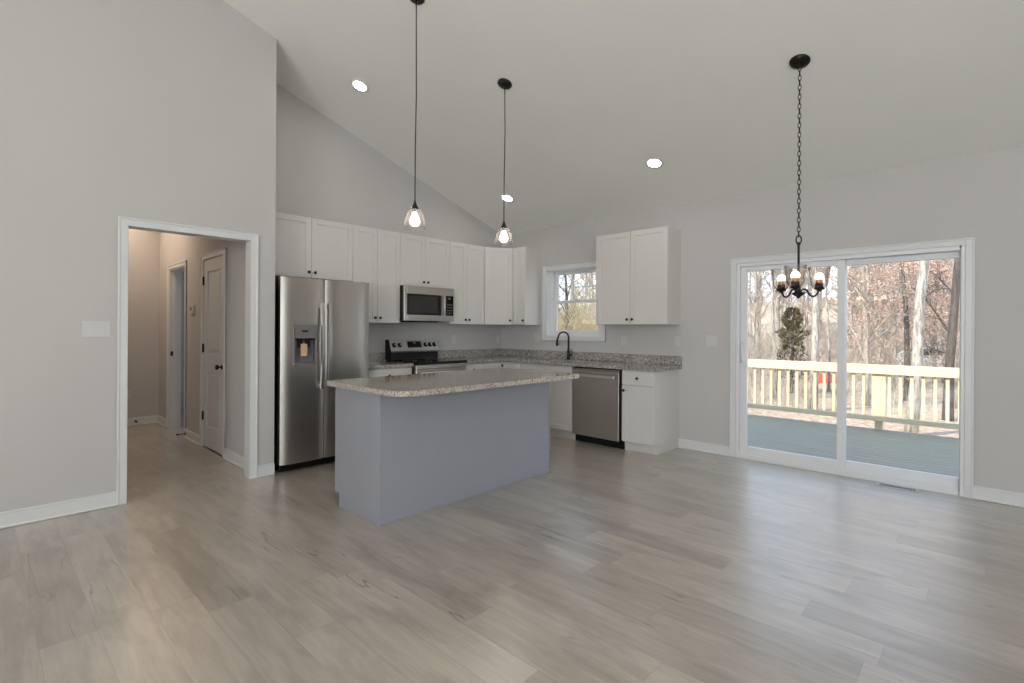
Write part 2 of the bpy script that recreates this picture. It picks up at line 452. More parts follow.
OY0, OY1, OZ = -4.585, -3.735, 2.045          # opening to the hall
mb = MB(); gable(mb, 0.53, DW, YB, OY0 - 0.01, -0.05); gable(mb, 0.53, DW, OY0 - 0.01, OY1 + 0.01, OZ + 0.01); gable(mb, 0.53, DW, OY1 + 0.01, -3.529, -0.05)
struct('wall_left', mb, M['wall'], 'near grey wall on the left with the cased hall opening', 'wall')
mb = MB(); gable(mb, -0.14, 0.0, -3.529, 0.15, -0.05)
struct('wall_range', mb, M['wall'], 'grey gable wall behind the refrigerator and range', 'wall')
mb = MB()
WX0, WX1, WZ0, WZ1 = 0.862, 1.752, 1.212, 2.10
DX0, DX1, DZ1 = 3.376, 5.126, 1.985
for b in ((-0.14, WX0, -0.05, 2.72), (WX0, WX1, -0.05, WZ0), (WX0, WX1, WZ1, 2.72), (WX1, DX0, -0.05, 2.72), (DX0, DX1, DZ1, 2.72), (DX1, XR, -0.05, 2.72)):
    mb.box(b[0], b[1], 0.0, 0.15, b[2], b[3])
mb.box(DX0, DX1, 0.0, 0.15, -0.2, -0.001)
struct('wall_back', mb, M['wall'], 'grey wall with the sink window and the sliding patio door', 'wall')
mb = MB(); gable(mb, XR, XR + 0.15, YB, 0.15, -0.05); struct('wall_right', mb, M['wall'])
mb = MB(); mb.box(0.5, XR + 0.15, YB - 0.15, YB, -0.05, ceil_z(YB) + 0.1); struct('wall_front', mb, M['wall'])

# hall beyond the opening
HY, HX = -3.645, -2.95
mb = MB()
D2 = (-0.985, -0.305); D3 = (-2.40, -1.68); HD = 2.035
for b in ((-4.2, D3[0], 0, 2.76), (D3[0], D3[1], HD, 2.76), (D3[1], D2[0], 0, 2.76), (D2[0], D2[1], HD, 2.76), (D2[1], 0.53, 0, 2.76)):
    mb.box(b[0], b[1], HY, HY + 0.128, b[2] - (0.05 if b[2] == 0 else 0), b[3])
mb.box(0.0, 0.53, HY + 0.01, -3.529, 2.7, ceil_z(-3.529) + 0.1); mb.box(-0.14, 0.0, HY + 0.01, -3.529, 2.7, ceil_z(-3.529) + 0.1)
struct('wall_hall', mb, M['wall'], 'hall wall with two doorways seen through the opening', 'wall')
mb = MB(); mb.box(HX - 0.12, HX, -5.0, HY, -0.05, 2.76); struct('wall_hall_end', mb, M['wall'], 'plain end wall of the hall seen through the opening', 'wall')
mb = MB(); mb.box(HX, 0.53, -5.0, -4.86, -0.05, 2.76); struct('wall_hall_left', mb, M['wall'])
mb = MB(); mb.box(-4.2, 0.53, -5.0, HY + 0.01, 2.76, 2.88); mb.box(-4.2, -0.14, HY + 0.01, -0.9, 2.76, 2.88); struct('ceiling_hall', mb, M['ceil'])
mb = MB(); mb.box(-4.2, -4.08, HY + 0.1, -0.9, -0.05, 2.76); mb.box(-4.2, -0.14, -1.02, -0.9, -0.05, 2.76); struct('wall_side_room', mb, M['wall'])

# base boards
def bb_profile(mb, fr, u0, u1, h=0.104):
    fr.box(mb, u0, u1, 0.0, 0.014, 0.0, h - 0.016); fr.box(mb, u0, u1, 0.0, 0.010, h - 0.016, h, 0.003)
    fr.box(mb, u0, u1, 0.0, 0.024, 0.0, 0.016, 0.006)
fl = Frame((DW, 0, 0), (0, 1, 0), (1, 0, 0)); fb = Frame((0, 0, 0), (1, 0, 0), (0, -1, 0))
fh = Frame((0, HY, 0), (1, 0, 0), (0, -1, 0)); fe = Frame((HX, 0, 0), (0, 1, 0), (1, 0, 0))
mb = MB(); bb_profile(mb, fl, YB, OY0 - 0.058); struct('baseboard_left', mb, M['trim'], 'white baseboard left of the hall opening', 'baseboard')
mb = MB(); bb_profile(mb, fl, OY1 + 0.062, -3.529); struct('baseboard_fridge', mb, M['trim'], 'short white baseboard between the hall opening and refrigerator', 'baseboard')
mb = MB(); bb_profile(mb, fb, 2.765, 3.3206); struct('baseboard_counter', mb, M['trim'], 'white baseboard between the base cabinets and patio door', 'baseboard')
mb = MB(); bb_profile(mb, fb, 5.18, XR); struct('baseboard_right', mb, M['trim'], 'white baseboard right of the sliding patio door', 'baseboard')
mb = MB(); bb_profile(mb, fh, D2[1] + 0.06, 0.53); struct('baseboard_hall', mb, M['trim'], 'white hall baseboard nearest the opening', 'baseboard')
mb = MB(); bb_profile(mb, fh, D3[1] + 0.06, D2[0] - 0.06); bb_profile(mb, fh, HX, D3[0] - 0.06); struct('baseboard_hall_middle', mb, M['trim'], 'white hall baseboard between the two hall doorways', 'baseboard')
mb = MB(); bb_profile(mb, fe, -4.86, HY); struct('baseboard_hall_end', mb, M['trim'], 'white baseboard along the hall end wall', 'baseboard')

# casing of the hall opening
def casing(mb, fr, u0, u1, z1, w=0.057, z0=0.0, legs=True, sill=False):
    def strip(a0, a1, b0, b1):
        fr.box(mb, a0, a1, 0, 0.012, b0, b1, 0.002)
    strip(u0 - w, u0, z0, z1 + w); strip(u1, u1 + w, z0, z1 + w); strip(u0, u1, z1, z1 + w)
    fr.box(mb, u0 - w, u0 - w + 0.016, 0, 0.018, z0, z1 + w, 0.004); fr.box(mb, u1 + w - 0.016, u1 + w, 0, 0.018, z0, z1 + w, 0.004)
    fr.box(mb, u0 - w + 0.01, u1 + w - 0.01, 0, 0.018, z1 + w - 0.016, z1 + w, 0.004)
mb = MB(); casing(mb, fl, OY0, OY1, OZ, 0.062)
mb.box(0.528, DW, OY0 - 0.01, OY0, 0, OZ); mb.box(0.528, DW, OY1, OY1 + 0.01, 0, OZ); mb.box(0.528, DW, OY0 - 0.01, OY1 + 0.01, OZ, OZ + 0.01)
struct('trim_1', mb, M['trim'], 'white casing around the hall opening', 'trim')

# hall door (closed, two panels)
r = struct_root('door_2', ((D2[0] + D2[1]) / 2, HY, 0), 'closed white two panel hall door with black knob', 'door')
mb = MB(); casing(mb, fh, D2[0], D2[1], HD)
mb.box(D2[0], D2[0] + 0.004, HY, HY + 0.1, 0, HD); mb.box(D2[1] - 0.004, D2[1], HY, HY + 0.1, 0, HD); mb.box(D2[0], D2[1], HY, HY + 0.1, HD - 0.004, HD)
make_obj('door_frame', mb, M['trim'], r)
a, b = D2[0] + 0.007, D2[1] - 0.007
mb = MB()
def panel_door(mb, fr, a, b, z0, z1, n0, panels, st=0.115):
    fr.box(mb, a, b, n0 - 0.032, n0 - 0.012, z0, z1)
    fr.box(mb, a, a + st, n0 - 0.012, n0, z0, z1, 0.002); fr.box(mb, b - st, b, n0 - 0.012, n0, z0, z1, 0.002)
    zs = [z0] + [q for p in panels for q in p] + [z1]
    for i in range(0, len(zs), 2): fr.box(mb, a + st, b - st, n0 - 0.012, n0, zs[i], zs[i + 1], 0.002)
    for p0, p1 in panels: fr.box(mb, a + st + 0.035, b - st - 0.035, n0 - 0.012, n0 - 0.003, p0 + 0.035, p1 - 0.035, 0.006)
panel_door(mb, fh, a, b, 0.014, 2.028, -0.002, [(0.24, 0.83), (1.02, 1.90)])
d = make_obj('door_panel', mb, M['trim'], r)
mb = MB(); mb.lathe([(0, 0), (0.026, 0), (0.026, 0.006), (0.010, 0.010), (0.010, 0.03), (0.022, 0.036), (0.028, 0.048), (0.022, 0.060), (0, 0.063)], fh.p(b - 0.06, -0.002, 0.90), (0, -1, 0), 18)
k = make_obj('knob', mb, M['black'], d); k['label'] = 'black round door knob'
for z in (0.34, 1.075, 1.806):
    mb = MB(); fh.box(mb, a - 0.012, a + 0.016, -0.004, 0.004, z - 0.045, z + 0.045, 0.001); mb.tube([fh.p(a, 0.008, z - 0.047), fh.p(a, 0.008, z + 0.047)], 0.006, 8)
    make_obj('hinge', mb, M['black'], r)
mb = MB(); mb.box(D2[0], D2[1], HY + 0.10, HY + 0.128, 0, HD); struct('wall_closet', mb, M['wall'])

r = struct_root('door_3', ((D3[0] + D3[1]) / 2, HY, 0), 'open cased doorway deeper in the hall showing a blue grey room', 'doorway')
mb = MB(); casing(mb, fh, D3[0], D3[1], HD)
mb.box(D3[0], D3[0] + 0.016, HY, HY + 0.128, 0, HD); mb.box(D3[1] - 0.016, D3[1], HY, HY + 0.128, 0, HD); mb.box(D3[0], D3[1], HY, HY + 0.128, HD - 0.016, HD)
mb.box(D3[0] + 0.016, D3[0] + 0.028, HY + 0.04, HY + 0.075, 0, HD - 0.016)
make_obj('door_frame', mb, M['trim'], r)
mb = MB(); mb.box(D3[0] + 0.0155, D3[0] + 0.018, HY + 0.008, HY + 0.038, 0.93, 0.99, 0.0005)
make_obj('strike_plate', mb, M['black'], r)

# ------------------------------------------------------------------ kitchen window
r = struct_root('window_1', ((WX0 + WX1) / 2, 0, WZ0), 'white double hung window above the sink with grid upper sash', 'window')
mb = MB()
w = 0.06
for q in ((WX0 - w, WX0, WZ0 - w, WZ1 + w), (WX1, WX1 + w, WZ0 - w, WZ1 + w), (WX0, WX1, WZ1, WZ1 + w), (WX0, WX1, WZ0 - w, WZ0)):
    fb.box(mb, q[0], q[1], 0, 0.014, q[2], q[3], 0.002)
fb.box(mb, WX0 - w, WX1 + w, 0, 0.02, WZ1 + w - 0.014, WZ1 + w, 0.004); fb.box(mb, WX0 - w, WX1 + w, 0, 0.02, WZ0 - w, WZ0 - w + 0.014, 0.004)
fb.box(mb, WX0 - w, WX0 - w + 0.014, 0, 0.02, WZ0 - w, WZ1 + w, 0.004); fb.box(mb, WX1 + w - 0.014, WX1 + w, 0, 0.02, WZ0 - w, WZ1 + w, 0.004)
make_obj('window_casing', mb, M['trim'], r)
mb = MB()
j = 0.05
mb.box(WX0, WX0 + 0.012, 0, 0.08, WZ0, WZ1); mb.box(WX1 - 0.012, WX1, 0, 0.08, WZ0, WZ1); mb.box(WX0, WX1, 0, 0.08, WZ1 - 0.012, WZ1); mb.box(WX0, WX1, 0, 0.08, WZ0, WZ0 + 0.012)
mb.box(WX0, WX0 + j, 0.08, 0.15, WZ0, WZ1, 0.002); mb.box(WX1 - j, WX1, 0.08, 0.15, WZ0, WZ1, 0.002); mb.box(WX0 + j, WX1 - j, 0.08, 0.15, WZ1 - 0.03, WZ1, 0.002); mb.box(WX0 + j, WX1 - j, 0.08, 0.15, WZ0, WZ0 + 0.035, 0.002)
make_obj('window_frame', mb, M['vinyl'], r)
def sash(name, y, x0, x1, z0, z1, st, tr, br, grid):
    mb = MB()
    mb.box(x0, x0 + st, y, y + 0.028, z0, z1, 0.003); mb.box(x1 - st, x1, y, y + 0.028, z0, z1, 0.003)
    mb.box(x0 + st, x1 - st, y, y + 0.028, z1 - tr, z1, 0.003); mb.box(x0 + st, x1 - st, y, y + 0.028, z0, z0 + br, 0.003)
    if grid:
        for k in (1, 2):
            x = x0 + st + (x1 - x0 - 2 * st) * k / 3; mb.box(x - 0.007, x + 0.007, y + 0.009, y + 0.019, z0 + br, z1 - tr)
        z = (z0 + br + z1 - tr) / 2; mb.box(x0 + st, x1 - st, y + 0.0095, y + 0.0185, z - 0.007, z + 0.007)
    s_ = make_obj(name, mb, M['vinyl'], r)
    mb = MB(); mb.box(x0 + st - 0.002, x1 - st + 0.002, y + 0.0125, y + 0.0155, z0 + br - 0.002, z1 - tr + 0.002)
    make_obj('pane', mb, M['pane'], s_)
sash('upper_sash', 0.118, WX0 + j, WX1 - j, 1.655, 2.07, 0.055, 0.03, 0.035, True)
sash('lower_sash', 0.086, WX0 + j, WX1 - j, 1.247, 1.69, 0.06, 0.036, 0.045, False)
mb = MB(); mb.box(1.27, 1.34, 0.07, 0.09, 1.69, 1.705, 0.003); make_obj('sash_lock', mb, M['vinyl'], r)

# ------------------------------------------------------------------ sliding patio door
r = struct_root('door_1', ((DX0 + DX1) / 2, 0, 0), 'white two panel sliding glass patio door onto the deck', 'door')
mb = MB(); casing(mb, fb, DX0, DX1, DZ1, 0.056); make_obj('door_casing', mb, M['trim'], r)
mb = MB()
mb.box(DX0, DX0 + 0.035, 0.0, 0.15, 0, DZ1, 0.002); mb.box(DX1 - 0.025, DX1, 0.0, 0.15, 0, DZ1, 0.002)
mb.box(DX0 + 0.035, DX1 - 0.035, 0.0, 0.15, DZ1 - 0.035, DZ1, 0.002); mb.box(DX0 + 0.035, DX1 - 0.035, 0.0, 0.15, 0, 0.03, 0.002)
mb.box(DX0 + 0.035, DX1 - 0.035, 0.006, 0.016, 0.03, 0.046, 0.002); mb.box(DX0 + 0.035, DX1 - 0.035, 0.062, 0.07, 0.03, 0.046, 0.002)
make_obj('door_frame', mb, M['vinyl'], r)
def slider(y, x0, x1, z0, z1, sl, sr, tr, br):
    mb = MB()
    mb.box(x0, x0 + sl, y, y + 0.04, z0, z1, 0.004); mb.box(x1 - sr, x1, y, y + 0.04, z0, z1, 0.004)
    mb.box(x0 + sl, x1 - sr, y, y + 0.04, z1 - tr, z1, 0.004); mb.box(x0 + sl, x1 - sr, y, y + 0.04, z0, z0 + br, 0.004)
    s_ = make_obj('sliding_panel', mb, M['vinyl'], r)
    mb = MB(); mb.box(x0 + sl - 0.003, x1 - sr + 0.003, y + 0.018, y + 0.022, z0 + br - 0.003, z1 - tr + 0.003)
    make_obj('pane', mb, M['pane'], s_)
    return s_
p1 = slider(0.018, DX0 + 0.036, 4.318, 0.031, 1.949, 0.062, 0.058, 0.05, 0.095)
p2 = slider(0.074, 4.262, DX1 - 0.026, 0.031, 1.949, 0.058, 0.008, 0.05, 0.095)
mb = MB(); mb.tube([(3.44, 0.018, 0.98), (3.44, -0.022, 0.99), (3.44, -0.022, 1.17), (3.44, 0.018, 1.18)], 0.009, 8); mb.box(3.425, 3.455, 0.010, 0.019, 0.95, 1.21, 0.003)
make_obj('handle', mb, M['vinyl'], p1)

# ------------------------------------------------------------------ cabinets
def shaker(mb, fr, u0, u1, z0, z1, n0, st=0.055, th=0.019):
    fr.box(mb, u0 + 0.004, u1 - 0.004, n0, n0 + th - 0.009, z0 + 0.004, z1 - 0.004)
    fr.box(mb, u0, u0 + st, n0, n0 + th, z0, z1, 0.0015); fr.box(mb, u1 - st, u1, n0, n0 + th, z0, z1, 0.0015)
    fr.box(mb, u0 + st, u1 - st, n0, n0 + th, z1 - st, z1, 0.0015); fr.box(mb, u0 + st, u1 - st, n0, n0 + th, z0, z0 + st, 0.0015)

def knob(fr, u, n, z, parent):
    mb = MB(); mb.lathe([(0, 0), (0.007, 0), (0.006, 0.010), (0.013, 0.015), (0.0155, 0.020), (0.013, 0.026), (0, 0.028)], fr.p(u, n, z), fr.n, 14)
    k = make_obj('knob', mb, M['black'], parent); k['label'] = 'small black round knob'

def add_door(root, fr, u0, u1, z0, z1, n0, ku=None, kz=None, mat='cab'):
    mb = MB(); shaker(mb, fr, u0 + 0.002, u1 - 0.002, z0 + 0.002, z1 - 0.002, n0, min(0.055, (u1 - u0) * 0.3))
    d = make_obj('door', mb, M[mat], root)
    if ku is not None: knob(fr, ku, n0 + 0.019, kz, d)
    return d

def add_drawer(root, fr, u0, u1, z0, z1, n0, k=True, mat='cab', name='drawer'):
    mb = MB(); fr.box(mb, u0 + 0.002, u1 - 0.002, n0, n0 + 0.019, z0 + 0.002, z1 - 0.002, 0.002)
    d = make_obj(name, mb, M[mat], root)
    if k: knob(fr, (u0 + u1) / 2, n0 + 0.019, (z0 + z1) / 2, d)

fR = Frame((0, 0, 0), (0, 1, 0), (1, 0, 0))         # range wall: u = y
fW = Frame((0, 0, 0), (1, 0, 0), (0, -1, 0))        # window wall: u = x
ZT, ZB = 2.407, 1.361
UD = 0.2976                                         # carcass depth (doors add 19 mm)

def upper(fr, u0, u1, z0, split, label, single_side=None, kz=None):
    c = fr.p((u0 + u1) / 2, 0, z0)
    r = thing('wall_cabinet', c, label, 'cabinet', 'white wall cabinets')
    mb = MB(); fr.box(mb, u0 + 0.0005, u1 - 0.0005, 0.001, UD, z0, ZT, 0.001); make_obj('carcass', mb, M['cabin'], r)
    kz = z0 + 0.057
    if split:
        add_door(r, fr, u0, split, z0, ZT, UD + 0.001, split - 0.032, kz)
        add_door(r, fr, split, u1, z0, ZT, UD + 0.001, split + 0.032, kz)
    else:
        add_door(r, fr, u0, u1, z0, ZT, UD + 0.001, u0 + 0.032 if single_side == 'l' else u1 - 0.032, kz)
    return r
upper(fR, -3.524, -2.5912, 1.800, -3.045, 'wide white wall cabinet directly above the steel refrigerator')
upper(fR, -2.5912, -1.9945, ZB, -2.2922, 'white two door wall cabinet between the refrigerator and microwave')
upper(fR, -1.9945, -1.2525, 1.800, -1.6367, 'short white wall cabinet directly above the microwave')
upper(fR, -1.2525, -0.6533, ZB, -0.9686, 'white two door wall cabinet right of the microwave')
upper(fW, 0.5197, 0.757, ZB, None, 'narrow single door white wall cabinet just left of the sink window', 'r')
upper(fW, 1.8747, 2.778, ZB, 2.334, 'white two door wall cabinet hung right of the sink window')
# diagonal corner cabinet
r = thing('wall_cabinet', (0.2, -0.2, ZB), 'white corner wall cabinet with a diagonal door', 'cabinet', 'white wall cabinets')
A = Vector((UD + 0.019, -0.6533, 0)); B = Vector((0.5197, -(UD + 0.019), 0))
u = (B - A).normalized(); n = Vector((u.y, -u.x, 0))
mb = MB(); mb.prism([(0.001, -0.653), (A.x - 0.019, -0.653), tuple((A - n * 0.02)[:2]), tuple((B - n * 0.02)[:2]), (0.519, B.y + 0.019), (0.519, -0.001), (0.001, -0.001)], ZB, ZT)
make_obj('carcass', mb, M['cabin'], r)
fD = Frame(A - n * 0.019, u, n); L = (B - A).length
add_door(r, fD, 0.004, L - 0.004, ZB, ZT, 0.0, L - 0.04, ZB + 0.057)

BD = 0.5499                                         # base carcass depth
def base(fr, u0, u1, label, doors, drawer=True, dz=0.713, false=False, toe=True):
    r = thing('base_cabinet', fr.p((u0 + u1) / 2, 0.28, 0), label, 'cabinet', 'white base cabinets')
    mb = MB(); fr.box(mb, u0 + 0.0005, u1 - 0.0005, 0.001, BD, 0.10, 0.8755, 0.001); make_obj('carcass', mb, M['cabin'], r)
    mb = MB(); fr.box(mb, u0 + 0.0005, u1 - 0.0005, 0.001, BD - 0.05, 0.0005, 0.0995); make_obj('toe_kick', mb, M['cabin'], r)
    top = 0.868
    n0 = BD + 0.001
    us = doors
    if drawer:
        add_drawer(r, fr, us[0][0], us[-1][1], dz, top, n0, not false, name='false_front' if false else 'drawer')
    for (a, b, kside) in us:
        add_door(r, fr, a, b, 0.108, dz - 0.004 if drawer else top, n0, (a + 0.03) if kside == 'l' else (b - 0.03), (dz if drawer else top) - 0.06)
    return r
base(fR, -2.606, -1.9995, 'white base cabinet between the refrigerator and range', [(-2.606, -2.303, 'r'), (-2.303, -1.9995, 'l')])
base(fR, -1.2475, -0.905, 'white base cabinet right of the range', [(-1.2475, -0.905, 'l')])
# corner unit with folding doors
r = thing('base_cabinet', (0.35, -0.35, 0), 'white corner base cabinet with two doors meeting at right angles', 'cabinet', 'white base cabinets')
mb = MB(); mb.prism([(0.001, -0.904), (BD, -0.904), (BD, -BD), (0.904, -BD), (0.904, -0.001), (0.001, -0.001)], 0.10, 0.8755); make_obj('carcass', mb, M['cabin'], r)
q = BD - 0.05
mb = MB(); mb.prism([(0.001, -0.904), (q, -0.904), (q, -q), (0.904, -q), (0.904, -0.001), (0.001, -0.001)], 0.0005, 0.0995); make_obj('toe_kick', mb, M['cabin'], r)
add_door(r, fR, -0.903, -BD - 0.022, 0.108, 0.868, BD + 0.001)
add_door(r, fW, BD + 0.022, 0.903, 0.108, 0.868, BD + 0.001, 0.60, 0.82)
base(fW, 0.905, 1.722, 'white sink base cabinet left of the dishwasher', [(0.905, 1.3135, 'r'), (1.3135, 1.722, 'l')], True, 0.713, True)
base(fW, 2.386, 2.763, 'white base cabinet with one drawer at the counter end right of dishwasher', [(2.386, 2.763, 'l')])

# ------------------------------------------------------------------ worktops
r = thing('worktop', (0.3, -2.3, 0.876), 'short grey granite worktop between the refrigerator and range', 'worktop')
mb = MB(); mb.box(0.001, 0.60, -2.608, -1.999, 0.876, 0.912, 0.004, 2); make_obj('slab', mb, M['granite'], r)
mb = MB(); mb.box(0.001, 0.021, -2.608, -1.999, 0.9125, 1.014, 0.002); make_obj('backsplash', mb, M['granite'], r)
r = thing('worktop', (1.4, -0.3, 0.876), 'long grey granite worktop round the corner under the sink window', 'worktop')
SX0, SX1, SY0, SY1 = 1.03, 1.62, -0.50, -0.13
mb = MB()
z0, z1 = 0.876, 0.912
mb.prism([(0.001, -1.248), (0.60, -1.248), (0.60, -0.60), (0.60, -0.001), (0.001, -0.001)], z0, z1)
mb.box(0.60, SX0, -0.60, -0.001, z0, z1); mb.box(SX1, 2.80, -0.60, -0.001, z0, z1)
mb.box(SX0, SX1, -0.60, SY0, z0, z1); mb.box(SX0, SX1, SY1, -0.001, z0, z1)
bmesh.ops.remove_doubles(mb.bm, verts=mb.bm.verts[:], dist=1e-5)
make_obj('slab', mb, M['granite'], r)
mb = MB(); mb.box(0.001, 0.021, -1.248, -0.022, 0.9125, 1.014, 0.002); mb.box(0.001, 2.80, -0.021, -0.001, 0.9125, 1.014, 0.002); make_obj('backsplash', mb, M['granite'], r)

# sink and tap
r = thing('sink', (1.32, -0.31, 0.70), 'undermount steel sink set in the granite below the window', 'sink')
mb = MB()
x0, x1, y0, y1, zb = SX0 - 0.008, SX1 + 0.008, SY0 - 0.008, SY1 + 0.008, 0.70
mb.box(x0, x0 + 0.006, y0, y1, zb, 0.8755); mb.box(x1 - 0.006, x1, y0, y1, zb, 0.8755); mb.box(x0, x1, y0, y0 + 0.006, zb, 0.8755); mb.box(x0, x1, y1 - 0.006, y1, zb, 0.8755); mb.box(x0, x1, y0, y1, zb, zb + 0.006)
make_obj('basin', mb, M['steel'], r)
mb = MB(); mb.lathe([(0, 0.0066), (0.04, 0.0066), (0.045, 0.009), (0.045, 0.0062)], (1.32, -0.3, zb), (0, 0, 1), 18); make_obj('drain', mb, M['steelh'], r)
TX, TY = 1.292, -0.072
r = thing('kitchen_tap', (TX, TY, 0.912), 'matte black gooseneck kitchen tap with pull down spray head', 'tap')
mb = MB(); mb.lathe([(0, 0), (0.028, 0), (0.028, 0.008), (0.019, 0.014), (0.017, 0.10), (0.015, 0.13), (0, 0.13)], (TX, TY, 0.9125), (0, 0, 1), 18); make_obj('tap_body', mb, M['black'], r)
dx, dy = -0.60, -0.80
pts = [(TX, TY, 1.03), (TX, TY, 1.20)]
for i in range(1, 11):
    t_ = PI * i / 10; rr = 0.068
    pts.append((TX + dx * (rr - rr * math.cos(t_)), TY + dy * (rr - rr * math.cos(t_)), 1.20 + rr * math.sin(t_)))
ex, ey = TX + dx * 0.15, TY + dy * 0.15
pts.append((ex, ey, 1.17))
mb = MB(); mb.tube(pts, 0.0115, 10); make_obj('spout', mb, M['black'], r)
mb = MB(); mb.lathe([(0, 0), (0.017, 0), (0.019, 0.012), (0.014, 0.075), (0.012, 0.085), (0, 0.085)], (ex, ey, 1.09), (0, 0, 1), 16); make_obj('spray_head', mb, M['black'], r)
mb = MB(); mb.tube([(TX + 0.012, TY, 0.965), (TX + 0.05, TY, 0.968)], 0.012, 10); mb.tube([(TX + 0.045, TY, 0.968), (TX + 0.058, TY - 0.004, 1.05)], [0.006, 0.004], 8); make_obj('lever_handle', mb, M['black'], r)

# ------------------------------------------------------------------ dishwasher
DA, DB, DN = 1.727, 2.350, 0.572
r = thing('dishwasher', (2.04, -0.3, 0), 'stainless steel dishwasher between the white base cabinets', 'dishwasher')
mb = MB(); fW.box(mb, DA + 0.002, 2.382, 0.02, DN - 0.04, 0.10, 0.872); make_obj('tub', mb, M['blackplastic'], r)
mb = MB(); fW.box(mb, DA + 0.012, 2.380, 0.02, DN - 0.06, 0.004, 0.1); make_obj('kick_plate', mb, M['blackplastic'], r)
mb = MB(); fW.box(mb, DA + 0.002, DB, DN - 0.038, DN, 0.088, 0.838, 0.006, 2)
fW.box(mb, DA + 0.002, DB, DN - 0.038, DN - 0.006, 0.84, 0.858, 0.003)
d = make_obj('door', mb, M['steelv'], r)
mb = MB(); fW.box(mb, DA + 0.04, DB - 0.035, DN + 0.028, DN + 0.046, 0.762, 0.800, 0.008, 2)
for x in (DA + 0.07, DB - 0.065): fW.box(mb, x - 0.012, x + 0.012, DN, DN + 0.03, 0.780, 0.796, 0.002)
make_obj('handle', mb, M['steelh'], d)

# ------------------------------------------------------------------ refrigerator
r = thing('refrigerator', (0.36, -3.06, 0), 'stainless side by side refrigerator with ice dispenser', 'refrigerator')
FY0, FY1, FS = -3.498, -2.617, -3.090
mb = MB(); mb.box(0.02, 0.628, FY0 + 0.006, FY1 - 0.006, 0.06, 1.745, 0.004); make_obj('cabinet_body', mb, M['blackplastic'], r)
mb = MB(); mb.box(0.04, 0.625, FY0 + 0.02, FY1 - 0.02, 0.003, 0.059); mb.box(0.62, 0.665, FY0 + 0.004, FY1 - 0.004, 0.012, 0.068, 0.004)
for i in range(6): mb.box(0.664, 0.668, FY0 + 0.1 + i * 0.12, FY0 + 0.18 + i * 0.12, 0.03, 0.05)
make_obj('base_grille', mb, M['blackplastic'], r)
def fx(y, y0, y1):
    m = (y0 + y1) / 2; h = (y1 - y0) / 2; t = (y - m) / h
    return 0.688 + 0.022 * (1 - abs(t) ** 4)
def fdoor(y0, y1, cuts):
    mb = MB()
    def seg(a, b, z0, z1, n=8):
        ys = [a + (b - a) * i / n for i in range(n + 1)]
        prof = [(0.634, b), (0.634, a)] + [(fx(y, y0, y1), y) for y in ys]
        mb.prism(prof, z0, z1)
    z0, z1 = 0.075, 1.758
    if cuts:
        a, b, c0, c1 = cuts
        seg(y0, a, z0, z1, 10); seg(b, y1, z0, z1, 6); seg(a, b, z0, c0, 8); seg(a, b, c1, z1, 8)
    else: seg(y0, y1, z0, z1, 20)
    bmesh.ops.remove_doubles(mb.bm, verts=mb.bm.verts[:], dist=1e-5)
    for f in mb.bm.faces:
        if abs(f.normal.z) < 0.5: f.smooth = False
    return mb
CUT = (-3.386, -3.178, 0.965, 1.325)
dl = make_obj('door', fdoor(FY0, FS - 0.003, CUT), M['steel'], r)
dr = make_obj('door', fdoor(FS + 0.003, FY1, None), M['steel'], r)
mb = MB()
xf = fx(-3.28, FY0, FS) + 0.002
mb.box(0.700, xf + 0.003, CUT[0] - 0.006, CUT[0] + 0.010, CUT[2] - 0.006, CUT[3] + 0.006, 0.003); mb.box(0.700, xf + 0.003, CUT[1] - 0.010, CUT[1] + 0.006, CUT[2] - 0.006, CUT[3] + 0.006, 0.003)
mb.box(0.66, xf + 0.003, CUT[0], CUT[1], CUT[2] - 0.006, CUT[2] + 0.016, 0.003); mb.box(0.690, xf + 0.003, CUT[0], CUT[1], 1.205, CUT[3] + 0.006, 0.003)
mb.box(0.637, 0.642, CUT[0], CUT[1], CUT[2], CUT[3])
q = make_obj('dispenser', mb, M['greyplastic'], dl)
mb = MB(); mb.box(xf + 0.003, xf + 0.005, -3.315, -3.255, 1.262, 1.280, 0.0008); mb.box(0.645, xf, CUT[0] + 0.012, CUT[1] - 0.012, 1.19, 1.204)
mb.box(0.655, 0.69, -3.33, -3.30, 1.12, 1.19, 0.003); mb.box(0.655, 0.69, -3.26, -3.23, 1.12, 1.19, 0.003)
make_obj('dispenser_spout', mb, M['blackplastic'], dl)
for ys, dd in ((FS - 0.034, dl), (FS + 0.034, dr)):
    mb = MB(); pts = []
    for i in range(13):
        t = i / 12; z = 0.73 + (1.535 - 0.73) * t
        pts.append((0.727 + 0.022 * math.sin(PI * t), ys, z))
    for i in range(12):
        a, b = Vector(pts[i]), Vector(pts[i + 1])
        mb.hexa([(a.x - 0.008, ys - 0.018, a.z), (a.x + 0.008, ys - 0.015, a.z), (a.x + 0.008, ys + 0.015, a.z), (a.x - 0.008, ys + 0.018, a.z), (b.x - 0.008, ys - 0.018, b.z), (b.x + 0.008, ys - 0.015, b.z), (b.x + 0.008, ys + 0.015, b.z), (b.x - 0.008, ys + 0.018, b.z)])
    for z in (0.76, 1.505): mb.box(0.675, 0.728, ys - 0.010, ys + 0.010, z - 0.018, z + 0.018, 0.003)
    make_obj('handle', mb, M['steelh'], dd)
for y_ in (FY0 + 0.01, FY1 - 0.07):
    mb = MB(); mb.box(0.58, 0.66, y_, y_ + 0.06, 1.746, 1.765, 0.003); make_obj('hinge_cover', mb, M['blackplastic'], r)
mb = MB(); mb.box(0.700, 0.7015, -3.318, -3.258, 1.045, 1.155, 0.0005); mb.tube([(0.7005, -3.288, 1.154), (0.695, -3.288, 1.192)], 0.0018, 6)
tag(make_obj('hang_tag', mb, M['paper'], None), 'small tan paper tag hanging in the refrigerator dispenser', 'tag')

